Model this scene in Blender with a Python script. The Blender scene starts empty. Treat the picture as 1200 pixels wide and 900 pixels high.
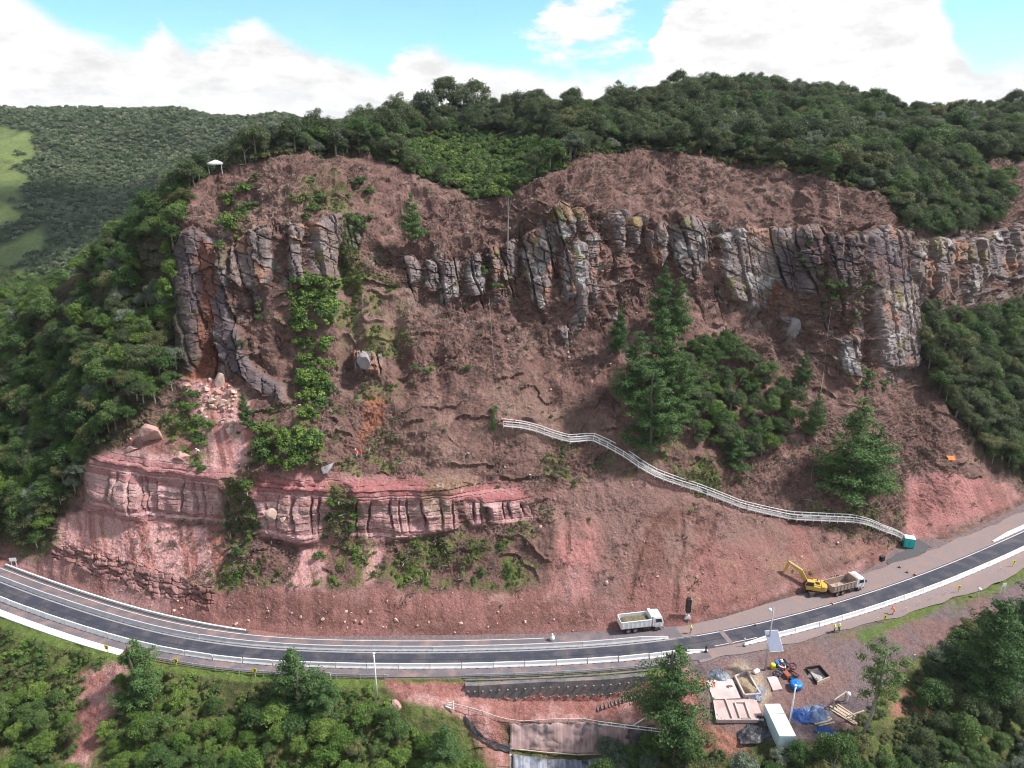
import bpy, bmesh, math, random
import numpy as np
from mathutils import Vector, Matrix, Euler

# ---------------------------------------------------------------- camera, world, sun, exposure
scene = bpy.context.scene
COL = scene.collection
H_CAM, PITCH, FPX = 84.0, math.radians(18.7), 826.0     # drone height above the road, tilt, focal length in photo pixels
cam_d = bpy.data.cameras.new('camera'); cam = bpy.data.objects.new('camera', cam_d); COL.objects.link(cam)
cam.location = (0, 0, H_CAM); cam.rotation_euler = (math.pi/2 - PITCH, 0, 0)
cam_d.sensor_fit = 'HORIZONTAL'; cam_d.sensor_width = 36.0; cam_d.lens = 36.0*FPX/1200.0
cam_d.clip_start = 1.0; cam_d.clip_end = 20000.0
scene.camera = cam

SUN_EL, SUN_AZ = math.radians(50), math.radians(88)     # azimuth clockwise from the viewing direction (+Y)
sun_dir = Vector((math.sin(SUN_AZ)*math.cos(SUN_EL), math.cos(SUN_AZ)*math.cos(SUN_EL), math.sin(SUN_EL)))
sd = bpy.data.lights.new('sun', 'SUN'); sd.energy = 4.4; sd.angle = math.radians(6); sd.color = (1.0, 0.95, 0.9)
so = bpy.data.objects.new('sun', sd); COL.objects.link(so)
so.rotation_euler = sun_dir.to_track_quat('Z', 'Y').to_euler(); so.location = (200, -150, 300)

world = bpy.data.worlds.new('World'); scene.world = world; world.use_nodes = True
def build_world():
    nt = world.node_tree; nt.nodes.clear(); L = nt.links.new
    N = nt.nodes.new
    out = N('ShaderNodeOutputWorld')
    sky = N('ShaderNodeTexSky'); sky.sky_type = 'NISHITA'; sky.sun_disc = False
    sky.sun_elevation = SUN_EL; sky.sun_rotation = SUN_AZ; sky.altitude = 600; sky.air_density = 1.0; sky.dust_density = 0.4; sky.ozone_density = 1.0
    bg = N('ShaderNodeBackground'); bg.inputs['Strength'].default_value = 0.105
    tint = N('ShaderNodeMixRGB'); tint.blend_type = 'MULTIPLY'; tint.inputs['Fac'].default_value = 1.0; tint.inputs['Color2'].default_value = (.80, 1.18, 1.10, 1); L(sky.outputs[0], tint.inputs['Color1'])
    L(tint.outputs[0], bg.inputs['Color'])
    cl = N('ShaderNodeBackground'); cl.inputs['Color'].default_value = (1.0, 0.99, 0.985, 1); cl.inputs['Strength'].default_value = 0.72
    mixs = N('ShaderNodeMixShader'); L(bg.outputs[0], mixs.inputs[1]); L(cl.outputs[0], mixs.inputs[2]); L(mixs.outputs[0], out.inputs['Surface'])
    tc = N('ShaderNodeTexCoord'); nrm = N('ShaderNodeVectorMath'); nrm.operation = 'NORMALIZE'; L(tc.outputs['Generated'], nrm.inputs[0])
    sep = N('ShaderNodeSeparateXYZ'); L(nrm.outputs[0], sep.inputs[0])
    def M(op, a, b=None, c=None):
        m = N('ShaderNodeMath'); m.operation = op
        for i, v in enumerate((a, b, c)):
            if v is None: continue
            if isinstance(v, (int, float)): m.inputs[i].default_value = v
            else: L(v, m.inputs[i])
        return m.outputs[0]
    az = M('ARCTAN2', sep.outputs['X'], sep.outputs['Y'])                    # 0 ahead, radians to the right
    el = M('ARCSINE', sep.outputs['Z'])
    # broad cloud fields: noise in a plane overhead, stretched towards the horizon as real decks are
    mp = N('ShaderNodeMapping'); L(nrm.outputs[0], mp.inputs[0]); mp.inputs['Scale'].default_value = (1, 1, 2.6)
    n1 = N('ShaderNodeTexNoise'); L(mp.outputs[0], n1.inputs['Vector']); n1.inputs['Scale'].default_value = 2.6; n1.inputs['Detail'].default_value = 8; n1.inputs['Roughness'].default_value = 0.6
    n2 = N('ShaderNodeTexNoise'); L(mp.outputs[0], n2.inputs['Vector']); n2.inputs['Scale'].default_value = 16; n2.inputs['Detail'].default_value = 7; n2.inputs['Roughness'].default_value = 0.62
    cst = N('ShaderNodeMapRange'); L(n2.outputs['Fac'], cst.inputs['Value']); cst.inputs['From Min'].default_value = 0.34; cst.inputs['From Max'].default_value = 0.56; cst.inputs['To Min'].default_value = 0.53; cst.inputs['To Max'].default_value = 0.68; L(cst.outputs[0], cl.inputs['Strength'])
    # cumulus bank along the skyline: its top (elevation) by azimuth
    top = N('ShaderNodeFloatCurve'); top.inputs['Factor'].default_value = 1.0
    cv = top.mapping.curves[0]
    def knot(px, py):
        x_, d_ = (px-600)/FPX, (py-450)/FPX; y_, z_ = math.cos(PITCH)-d_*math.sin(PITCH), -math.sin(PITCH)-d_*math.cos(PITCH)
        return ((math.atan2(x_, y_)+1.0)/2.0, max(0, math.asin(z_/math.sqrt(x_*x_+y_*y_+z_*z_)))/0.25)
    ks = [knot(*k) for k in [(0,-20),(25,2),(70,30),(140,58),(165,62),(185,28),(215,58),(265,45),(300,25),(335,50),(420,78),(455,98),(475,62),(500,54),(545,78),(610,86),(640,95),(740,92),(765,70),(772,20),(800,-30),(1090,-30),(1118,40),(1125,72),(1180,78),(1200,70)]]
    ks = [(0.0, 0.75)] + ks + [(1.0, 0.5)]
    cv.points[0].location = ks[0]; cv.points[1].location = ks[-1]
    for k in ks[1:-1]: cv.points.new(*k)
    for p in cv.points: p.handle_type = 'VECTOR'
    top.mapping.update()
    azn = M('ADD', M('MULTIPLY', M('ADD', az, 1.0), 0.5), M('MULTIPLY', M('SUBTRACT', n2.outputs['Fac'], 0.5), 0.030))
    L(azn, top.inputs['Value'])
    topel = M('MULTIPLY', top.outputs[0], 0.25)
    d = M('ADD', M('SUBTRACT', topel, el), M('MULTIPLY', M('SUBTRACT', n2.outputs['Fac'], 0.5), 0.045))
    bank = N('ShaderNodeMapRange'); bank.interpolation_type = 'SMOOTHSTEP'; L(d, bank.inputs['Value']); bank.inputs['From Min'].default_value = -0.016; bank.inputs['From Max'].default_value = 0.012
    # a loose puff above the bank
    pa, pe = math.atan((672-600)/FPX), math.atan((450-32)/FPX) - PITCH
    dx = M('MULTIPLY', M('SUBTRACT', az, pa), 15.0); dy = M('MULTIPLY', M('SUBTRACT', el, pe), 22.0)
    dd = M('SUBTRACT', 1.0, M('SQRT', M('ADD', M('MULTIPLY', dx, dx), M('MULTIPLY', dy, dy))))
    dd = M('ADD', dd, M('MULTIPLY', M('SUBTRACT', n2.outputs['Fac'], 0.5), 3.2))
    puff = N('ShaderNodeMapRange'); puff.interpolation_type = 'SMOOTHSTEP'; L(dd, puff.inputs['Value']); puff.inputs['From Min'].default_value = -0.15; puff.inputs['From Max'].default_value = 0.6
    gen = N('ShaderNodeMapRange'); gen.interpolation_type = 'SMOOTHSTEP'; L(n1.outputs['Fac'], gen.inputs['Value']); gen.inputs['From Min'].default_value = 0.44; gen.inputs['From Max'].default_value = 0.56
    high = N('ShaderNodeMapRange'); high.interpolation_type = 'SMOOTHSTEP'; L(el, high.inputs['Value']); high.inputs['From Min'].default_value = 0.17; high.inputs['From Max'].default_value = 0.34
    side = N('ShaderNodeMapRange'); side.interpolation_type = 'SMOOTHSTEP'; L(M('ABSOLUTE', az), side.inputs['Value']); side.inputs['From Min'].default_value = 0.75; side.inputs['From Max'].default_value = 1.0
    g2 = M('MULTIPLY', gen.outputs[0], M('MAXIMUM', high.outputs[0], side.outputs[0]))
    f = M('MAXIMUM', M('MAXIMUM', bank.outputs[0], puff.outputs[0]), g2)
    wisp = M('MULTIPLY', M('SUBTRACT', n1.outputs['Fac'], 0.3), 0.35)
    f = M('MINIMUM', M('MAXIMUM', f, wisp), 1.0)
    L(f, mixs.inputs['Fac'])
build_world()
vs = scene.view_settings
scene.display_settings.display_device = 'sRGB'
vs.view_transform = 'Standard'; vs.look = 'None'; vs.exposure = 0.72; vs.gamma = 1.0; vs.use_curve_mapping = False
scene.render.engine = 'CYCLES'
cy = scene.cycles
cy.max_bounces = 5; cy.diffuse_bounces = 3; cy.glossy_bounces = 2; cy.transmission_bounces = 3; cy.transparent_max_bounces = 6; cy.volume_bounces = 0
cy.use_denoising = True
try: cy.denoiser = 'OPENIMAGEDENOISE'
except Exception: pass
HAZE = 0.00006                                            # density of the air, per metre
cy.pixel_filter_type = 'BLACKMAN_HARRIS'; cy.filter_width = 1.1
cy.use_adaptive_sampling = True; cy.adaptive_threshold = 0.01

# ---------------------------------------------------------------- helpers
random.seed(7); RNG = np.random.default_rng(7)
SP, CP = math.sin(PITCH), math.cos(PITCH)
def ray(px, py):
    x = (np.asarray(px, float)-600)/FPX; d = (np.asarray(py, float)-450)/FPX
    return x, CP - d*SP, -SP - d*CP
def on_plane(px, py, z=0.0):
    x, y, w = ray(px, py); s = (z-H_CAM)/w
    return Vector((float(x*s), float(y*s), z))

def _hash(ix, iy, iz, seed):
    h = (ix.astype(np.uint32)*np.uint32(374761393)) ^ (iy.astype(np.uint32)*np.uint32(668265263)) ^ (iz.astype(np.uint32)*np.uint32(2147483647)) ^ np.uint32((seed*1442695041) & 0xffffffff)
    h = (h ^ (h >> np.uint32(13)))*np.uint32(1274126177)
    h = (h ^ (h >> np.uint32(16)))*np.uint32(2246822519)
    return ((h ^ (h >> np.uint32(15))) & np.uint32(0xffffff)).astype(np.float32)/np.float32(0xffffff)
def vnoise(x, y, z, seed=0):
    x = np.asarray(x, np.float32); y = np.asarray(y, np.float32)+np.zeros_like(x); z = np.asarray(z, np.float32)+np.zeros_like(x)
    fx, fy, fz = np.floor(x), np.floor(y), np.floor(z)
    ix, iy, iz = fx.astype(np.int64), fy.astype(np.int64), fz.astype(np.int64)
    tx, ty, tz = x-fx, y-fy, z-fz
    tx = tx*tx*tx*(tx*(tx*6-15)+10); ty = ty*ty*ty*(ty*(ty*6-15)+10); tz = tz*tz*tz*(tz*(tz*6-15)+10)
    r = 0
    for dx in (0, 1):
        wx = tx if dx else 1-tx
        for dy in (0, 1):
            wy = ty if dy else 1-ty
            for dz in (0, 1):
                wz = tz if dz else 1-tz
                r = r + wx*wy*wz*_hash(ix+dx, iy+dy, iz+dz, seed)
    return r*2-1
def fbm(x, y, z, octv=4, gain=0.5, seed=0):
    a, s, t = 1.0, 0, 0
    for o in range(octv):
        k = 2.03**o
        s = s + a*vnoise(x*k+o*17.3, y*k+o*5.1, z*k+o*9.7, seed+o); t += a; a *= gain
    return s/t*1.6
def sstep(a, b, x):
    t = np.clip((x-a)/(b-a), 0, 1); return t*t*(3-2*t)
def in_poly(px, py, poly):
    inside = np.zeros(px.shape, bool); n = len(poly)
    for i in range(n):
        x0, y0 = poly[i]; x1, y1 = poly[(i+1) % n]
        if y0 == y1: continue
        c = ((y0 > py) != (y1 > py)) & (px < (x1-x0)*(py-y0)/(y1-y0)+x0)
        inside ^= c
    return inside
def blur(a, r):
    for ax in (0, 1):
        k = 2*r+1
        p = np.pad(a, [(r+1, r) if i == ax else (0, 0) for i in (0, 1)], mode='edge').cumsum(axis=ax)
        a = (np.take(p, range(k, p.shape[ax]), axis=ax)-np.take(p, range(0, p.shape[ax]-k), axis=ax))/k
    return a

def mesh_from_arrays(name, V, F, smooth=True):
    me = bpy.data.meshes.new(name); V = np.asarray(V, np.float32); F = np.asarray(F, np.int32)
    k = F.shape[1]
    me.vertices.add(len(V)); me.vertices.foreach_set('co', V.ravel())
    me.loops.add(F.size); me.loops.foreach_set('vertex_index', F.ravel())
    me.polygons.add(len(F)); me.polygons.foreach_set('loop_start', np.arange(0, F.size, k, dtype=np.int32))
    me.polygons.foreach_set('loop_total', np.full(len(F), k, np.int32))
    me.polygons.foreach_set('use_smooth', np.full(len(F), smooth, bool))
    me.update(calc_edges=True)
    return me
def link(name, data, material=None, parent=None, loc=None, rot=None):
    o = bpy.data.objects.new(name, data); COL.objects.link(o)
    if material is not None and data is not None:
        data.materials.clear() if False else None
        if not data.materials: data.materials.append(material)
    if parent is not None: o.parent = parent
    if loc is not None: o.location = loc
    if rot is not None: o.rotation_euler = rot
    return o
def tag(o, label=None, cat=None, group=None, kind=None):
    if label: o['label'] = label
    if cat: o['category'] = cat
    if group: o['group'] = group
    if kind: o['kind'] = kind
    return o
def thing(name, label, cat, loc=(0, 0, 0), rotz=0.0, group=None):
    o = bpy.data.objects.new(name, None); COL.objects.link(o); o.empty_display_size = 0.3
    o.location = loc; o.rotation_euler = (0, 0, rotz)
    return tag(o, label, cat, group)

# mesh builders on bmesh
def add_box(bm, c, s, rot=None, taper=None):
    """box centred at c of size s; taper=(tx,ty) scales the top face"""
    M = Matrix.Translation(c) @ (rot.to_matrix().to_4x4() if rot is not None else Matrix())
    vs = []
    for z in (-.5, .5):
        for x, y in ((-.5, -.5), (.5, -.5), (.5, .5), (-.5, .5)):
            k = taper if (taper and z > 0) else (1, 1)
            vs.append(bm.verts.new(M @ Vector((x*s[0]*k[0], y*s[1]*k[1], z*s[2]))))
    for f in ((3, 2, 1, 0), (4, 5, 6, 7), (0, 1, 5, 4), (1, 2, 6, 5), (2, 3, 7, 6), (3, 0, 4, 7)):
        bm.faces.new([vs[i] for i in f])
def add_tube(bm, pts, r, n=8, cap=True):
    pts = [Vector(p) for p in pts]; rs = r if isinstance(r, (list, tuple)) else [r]*len(pts)
    rings = []
    for i, p in enumerate(pts):
        t = (pts[min(i+1, len(pts)-1)]-pts[max(i-1, 0)]).normalized()
        u = t.orthogonal().normalized() if i == 0 else (u - t*u.dot(t)).normalized()
        w = t.cross(u)
        rings.append([bm.verts.new(p+(u*math.cos(a)+w*math.sin(a))*rs[i]) for a in [2*math.pi*k/n for k in range(n)]])
    for a, b in zip(rings, rings[1:]):
        for k in range(n): bm.faces.new((a[k], a[(k+1) % n], b[(k+1) % n], b[k]))
    if cap:
        bm.faces.new(rings[0][::-1]); bm.faces.new(rings[-1])
def add_prism(bm, poly, axis, a, b):
    """extrude a 2-D polygon along axis ('x','y','z') from a to b; poly in the other two axes in order"""
    def P(u, v, w):
        return {'x': (w, u, v), 'y': (u, w, v), 'z': (u, v, w)}[axis]
    A = [bm.verts.new(P(u, v, a)) for u, v in poly]; B = [bm.verts.new(P(u, v, b)) for u, v in poly]
    n = len(poly)
    bm.faces.new(A[::-1]); bm.faces.new(B)
    for i in range(n): bm.faces.new((A[i], A[(i+1) % n], B[(i+1) % n], B[i]))
def obj(name, bm, material, parent=None, smooth=False, bevel=0.0, loc=None, rot=None):
    bmesh.ops.recalc_face_normals(bm, faces=bm.faces)
    if bevel > 0:
        bmesh.ops.bevel(bm, geom=[e for e in bm.edges if len(e.link_faces) == 2 and e.calc_face_angle(0) > 0.6], offset=bevel, segments=1, affect='EDGES', clamp_overlap=True)
    me = bpy.data.meshes.new(name); bm.to_mesh(me); bm.free()
    if smooth: me.polygons.foreach_set('use_smooth', np.ones(len(me.polygons), bool))
    return link(name, me, material, parent, loc, rot)
def B(): return bmesh.new()
def boxes(name, lst, material, parent=None, bevel=0.0, smooth=False):
    bm = B()
    for it in lst: add_box(bm, *it)
    return obj(name, bm, material, parent, smooth, bevel)
def tube_obj(name, pts, r, material, parent=None, n=8, smooth=True):
    bm = B(); add_tube(bm, pts, r, n); return obj(name, bm, material, parent, smooth)
def copy_tree(o, parent=None):
    c = o.copy(); COL.objects.link(c)
    if parent is not None: c.parent = parent
    for ch in list(o.children): copy_tree(ch, c)
    return c

# materials
MATS = {}
def mat(name, col, rough=0.8, var=0.25, scale=3.0, bump=0.0, bscale=None, metal=0.0, dirt=None, coords='Object', spec=0.3):
    """procedural surface: colour varied by two noises, optional dirt tint and bump"""
    if name in MATS: return MATS[name]
    m = bpy.data.materials.new(name); m.use_nodes = True; nt = m.node_tree; L = nt.links.new; N = nt.nodes.new
    b = nt.nodes['Principled BSDF']; b.inputs['Roughness'].default_value = rough; b.inputs['Metallic'].default_value = metal
    b.inputs['Specular IOR Level'].default_value = spec
    tc = N('ShaderNodeTexCoord')
    n = N('ShaderNodeTexNoise'); n.inputs['Scale'].default_value = scale; n.inputs['Detail'].default_value = 6; n.inputs['Roughness'].default_value = 0.65
    L(tc.outputs[coords], n.inputs['Vector'])
    r = N('ShaderNodeValToRGB'); L(n.outputs['Fac'], r.inputs['Fac'])
    lo = tuple(c*(1-var) for c in col)+(1,); hi = tuple(min(1, c*(1+var)) for c in col)+(1,)
    r.color_ramp.elements[0].position = 0.3; r.color_ramp.elements[1].position = 0.7
    r.color_ramp.elements[0].color = lo; r.color_ramp.elements[1].color = hi
    src = r.outputs['Color']
    if dirt:
        n2 = N('ShaderNodeTexNoise'); n2.inputs['Scale'].default_value = scale*0.37; n2.inputs['Detail'].default_value = 5; L(tc.outputs[coords], n2.inputs['Vector'])
        mr = N('ShaderNodeMapRange'); L(n2.outputs['Fac'], mr.inputs['Value']); mr.inputs['From Min'].default_value = 0.45; mr.inputs['From Max'].default_value = 0.75; mr.inputs['To Max'].default_value = dirt[3] if len(dirt) > 3 else 0.6
        mx = N('ShaderNodeMixRGB'); L(mr.outputs[0], mx.inputs['Fac']); L(src, mx.inputs['Color1']); mx.inputs['Color2'].default_value = tuple(dirt[:3])+(1,)
        src = mx.outputs['Color']
    L(src, b.inputs['Base Color'])
    if bump > 0:
        n3 = N('ShaderNodeTexNoise'); n3.inputs['Scale'].default_value = bscale or scale*3; n3.inputs['Detail'].default_value = 6; L(tc.outputs[coords], n3.inputs['Vector'])
        bp = N('ShaderNodeBump'); bp.inputs['Strength'].default_value = bump; bp.inputs['Distance'].default_value = 0.15; L(n3.outputs['Fac'], bp.inputs['Height']); L(bp.outputs[0], b.inputs['Normal'])
    MATS[name] = m
    return m
# ---------------------------------------------------------------- terrain
def curve(knots, x):
    k = np.array(knots, float); return np.interp(x, k[:, 0], k[:, 1])
class Grid: pass
def loft(px, lines, thetas, rows, z0=-0.1):
    """profile columns: every column starts on the level z0 where the first line meets it and climbs to the next line at
    the slope angle given for that stretch"""
    nC = len(px); PX, PY, X, Y, Z, SEC = [], [], [], [], [], []
    x, y, w = ray(px, lines[0]); s = (z0-H_CAM)/w
    cx, cyy, cz = x*s, y*s, np.full(nC, z0)
    def put(py, k):
        PX.append(px.copy()); PY.append(py.copy()); X.append(cx.copy()); Y.append(cyy.copy()); Z.append(cz.copy()); SEC.append(np.full(nC, float(k)))
    put(lines[0], 0)
    for k in range(len(lines)-1):
        n = rows[k]; t = np.tan(np.radians(thetas[k]))
        for i in range(1, n+1):
            py = lines[k] + (lines[k+1]-lines[k])*i/n
            x, y, w = ray(px, py)
            s = (cz - H_CAM - t*cyy)/(w - t*y)
            cx, cyy, cz = x*s, y*s, H_CAM + w*s
            put(py, k + i/n)
    g = Grid()
    g.px, g.py = np.array(PX), np.array(PY); g.sec = np.array(SEC)
    g.P = np.stack([np.array(X), np.array(Y), np.array(Z)], -1)
    return g
def grid_normals(P):
    du = np.gradient(P, axis=1); dv = np.gradient(P, axis=0)
    n = np.cross(du, dv); n /= np.linalg.norm(n, axis=-1, keepdims=True)+1e-9
    flip = np.sign(n[..., 2:3]+1e-6); return n*flip
def grid_mesh(name, P, col, material, extra=None, smooth=True):
    R, C = P.shape[:2]
    i = np.arange(R*C).reshape(R, C)
    F = np.stack([i[:-1, :-1], i[:-1, 1:], i[1:, 1:], i[1:, :-1]], -1).reshape(-1, 4)
    me = mesh_from_arrays(name, P.reshape(-1, 3), F, smooth)
    a = me.color_attributes.new('Col', 'FLOAT_COLOR', 'POINT')
    c4 = np.ones((R*C, 4), np.float32); c4[:, :3] = col.reshape(-1, 3); a.data.foreach_set('color', c4.ravel())
    if extra:
        for k, v in extra.items():
            at = me.attributes.new(k, 'FLOAT', 'POINT'); at.data.foreach_set('value', v.astype(np.float32).ravel())
    o = link(name, me, material); tag(o, kind='structure'); return o
def ground_mat(name, fine=1.0):
    m = bpy.data.materials.new(name); m.use_nodes = True; nt = m.node_tree; L = nt.links.new; N = nt.nodes.new
    b = nt.nodes['Principled BSDF']; b.inputs['Roughness'].default_value = 0.95; b.inputs['Specular IOR Level'].default_value = 0.15
    at = N('ShaderNodeAttribute'); at.attribute_name = 'Col'
    tc = N('ShaderNodeTexCoord')
    def noise(s, d=6, r=0.65):
        n = N('ShaderNodeTexNoise'); n.inputs['Scale'].default_value = s; n.inputs['Detail'].default_value = d; n.inputs['Roughness'].default_value = r; L(tc.outputs['Object'], n.inputs['Vector']); return n
    def rng(n, a, b_, lo, hi):
        r = N('ShaderNodeMapRange'); L(n.outputs['Fac'], r.inputs['Value']); r.inputs['From Min'].default_value = a; r.inputs['From Max'].default_value = b_; r.inputs['To Min'].default_value = lo; r.inputs['To Max'].default_value = hi; return r.outputs[0]
    v1 = rng(noise(1.6*fine, 4), 0.3, 0.7, 0.78, 1.22); v2 = rng(noise(6.0*fine, 3), 0.3, 0.7, 0.55, 1.45)
    mm = N('ShaderNodeMath'); mm.operation = 'MULTIPLY'; L(v1, mm.inputs[0]); L(v2, mm.inputs[1])
    sc = N('ShaderNodeVectorMath'); sc.operation = 'SCALE'; L(at.outputs['Color'], sc.inputs[0]); L(mm.outputs[0], sc.inputs['Scale'])
    L(sc.outputs[0], b.inputs['Base Color'])
    bp = N('ShaderNodeBump'); bp.inputs['Strength'].default_value = 0.8; bp.inputs['Distance'].default_value = 0.4
    L(noise(2.5*fine, 4, 0.7).outputs['Fac'], bp.inputs['Height']); L(bp.outputs[0], b.inputs['Normal'])
    return m
M_GROUND = ground_mat('hillside_ground')

TOE = [(-260,520),(-100,605),(0,655),(40,671),(70,684),(110,699),(150,711),(200,721.5),(250,731),(300,738),(350,745),(450,745),(550,744),(650,742),(750,737),(800,735),(850,724),(900,708),(950,694),(1000,677),(1030,660),(1050,642),(1075,631),(1095,632),(1110,632),(1150,616),(1200,590),(1300,545),(1460,478)]
L1 = [(-260,510),(0,648),(65,640),(100,652),(150,664),(200,680),(250,690),(350,694),(430,688),(500,684),(560,690),(640,690),(700,690),(760,682),(820,690),(870,690),(920,676),(960,664),(1000,655),(1040,628),(1080,610),(1150,596),(1200,582),(1460,470)]
L2 = [(-260,470),(0,590),(70,603),(110,602),(150,612),(200,614),(255,614),(300,630),(350,642),(430,640),(500,630),(560,618),(610,612),(660,607),(720,603),(800,612),(900,612),(1000,600),(1060,580),(1100,562),(1150,572),(1200,565),(1460,455)]
L3 = [(-260,440),(0,540),(70,560),(100,545),(130,540),(160,545),(200,550),(250,556),(300,572),(350,566),(430,576),(500,574),(560,582),(610,586),(660,595),(720,594),(800,602),(900,602),(1000,590),(1060,570),(1100,550),(1150,560),(1200,554),(1460,440)]
L4 = [(-260,400),(0,470),(70,425),(120,390),(160,360),(200,395),(225,435),(260,440),(300,430),(340,400),(370,360),(420,350),(470,345),(520,355),(570,350),(620,370),(670,405),(710,370),(750,350),(800,345),(850,356),(890,370),(930,392),(970,430),(1010,442),(1050,437),(1085,420),(1110,385),(1150,350),(1200,335),(1460,300)]
L5 = [(-260,375),(0,436),(70,362),(120,338),(160,298),(200,276),(225,262),(260,265),(300,268),(350,256),(400,256),(440,280),(480,298),(530,300),(570,288),(600,264),(640,240),(690,240),(730,253),(770,258),(820,263),(870,266),(930,270),(980,270),(1030,262),(1070,278),(1120,272),(1160,262),(1200,252),(1460,230)]
L6 = [(-260,350),(0,418),(70,343),(120,316),(160,282),(200,254),(225,226),(250,210),(300,197),(350,188),(400,184),(430,184),(460,196),(500,212),(540,228),(570,236),(605,232),(640,206),(670,187),(700,181),(760,179),(820,183),(900,197),(960,212),(1000,224),(1045,235),(1080,215),(1120,200),(1150,192),(1200,188),(1460,170)]
L7 = [(-260,340),(0,408),(70,333),(120,306),(160,272),(200,242),(240,207),(300,188),(350,180),(400,170),(450,156),(520,142),(600,140),(680,146),(740,132),(800,118),(850,113),(920,114),(980,120),(1040,136),(1100,150),(1150,146),(1200,140),(1460,130)]
T_A = [(-260,30),(0,28),(70,46),(250,46),(400,42),(700,38),(900,42),(1050,40),(1200,34),(1460,34)]
T_B = [(-260,40),(60,40),(250,38),(600,36),(900,33),(1050,36),(1100,48),(1200,40),(1460,38)]
T_C = [(-260,40),(80,42),(105,74),(250,74),(560,72),(620,60),(670,38),(1460,38)]
T_D = [(-260,42),(100,42),(300,40),(650,40),(900,38),(1460,40)]
T_E = [(-260,46),(100,50),(200,64),(350,66),(450,55),(540,56),(640,70),(720,66),(900,70),(1050,72),(1200,64),(1460,55)]
T_F = [(-260,35),(150,35),(250,26),(450,27),(560,30),(700,26),(900,26),(1050,32),(1200,34),(1460,30)]
T_G = [(-260,22),(200,20),(350,10),(500,11),(700,12),(1460,12)]

HPX = np.concatenate([np.arange(-260, -20, 4.0), np.arange(-20, 1220, 1.15), np.arange(1220, 1461, 4.0)])
hill_lines = [curve(k, HPX) for k in (TOE, L1, L2, L3, L4, L5, L6, L7)]
wig = sstep(200, 240, HPX)*(1-sstep(1200, 1300, HPX))
hill_lines[5] = hill_lines[5] + wig*(9*fbm(HPX/45, HPX*0, HPX*0, 4, seed=90)+2)
hill_lines[4] = hill_lines[4] + wig*(10*fbm(HPX/40, HPX*0+7, HPX*0, 4, seed=91))
hill_lines[4] = np.maximum(hill_lines[4], hill_lines[5]+18)
g = loft(HPX, hill_lines, [curve(k, HPX) for k in (T_A, T_B, T_C, T_D, T_E, T_F, T_G)], [56, 54, 60, 150, 160, 70, 26])
# behind the skyline the plateau rolls over and falls away
for dy, dz in ((25, 1), (70, -6), (160, -50), (260, -110)):
    last = g.P[-1:] if dy == 25 else base_last
    if dy == 25: base_last = g.P[-1:].copy()
    g.P = np.concatenate([g.P, base_last + np.array([0, dy, dz])]); g.px = np.concatenate([g.px, g.px[-1:]]); g.py = np.concatenate([g.py, g.py[-1:]-1]); g.sec = np.concatenate([g.sec, g.sec[-1:]+0.2])
HG = g
P0 = g.P; X, Y, Z = P0[..., 0], P0[..., 1], P0[..., 2]
px, py, sec = g.px, g.py, g.sec
# smooth the base a little so that the slope breaks are rounded
for ax in range(3): P0[..., ax][8:-8] = blur(P0[..., ax], 2)[8:-8]
NRM = grid_normals(np.stack([blur(P0[..., i], 6) for i in range(3)], -1))
wx = px + 5*fbm(X/5, Y/5, Z/5, 3, seed=3); wy = py + 5*fbm(X/5, Y/5, Z/5, 3, seed=5)
def mask(polys, soft=2, warp=1.0):
    m = np.zeros(px.shape, bool)
    ax_, ay_ = px+(wx-px)*warp, py+(wy-py)*warp
    for p in polys: m |= in_poly(ax_, ay_, p)
    return blur(m.astype(np.float32), soft) if soft else m.astype(np.float32)

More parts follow.
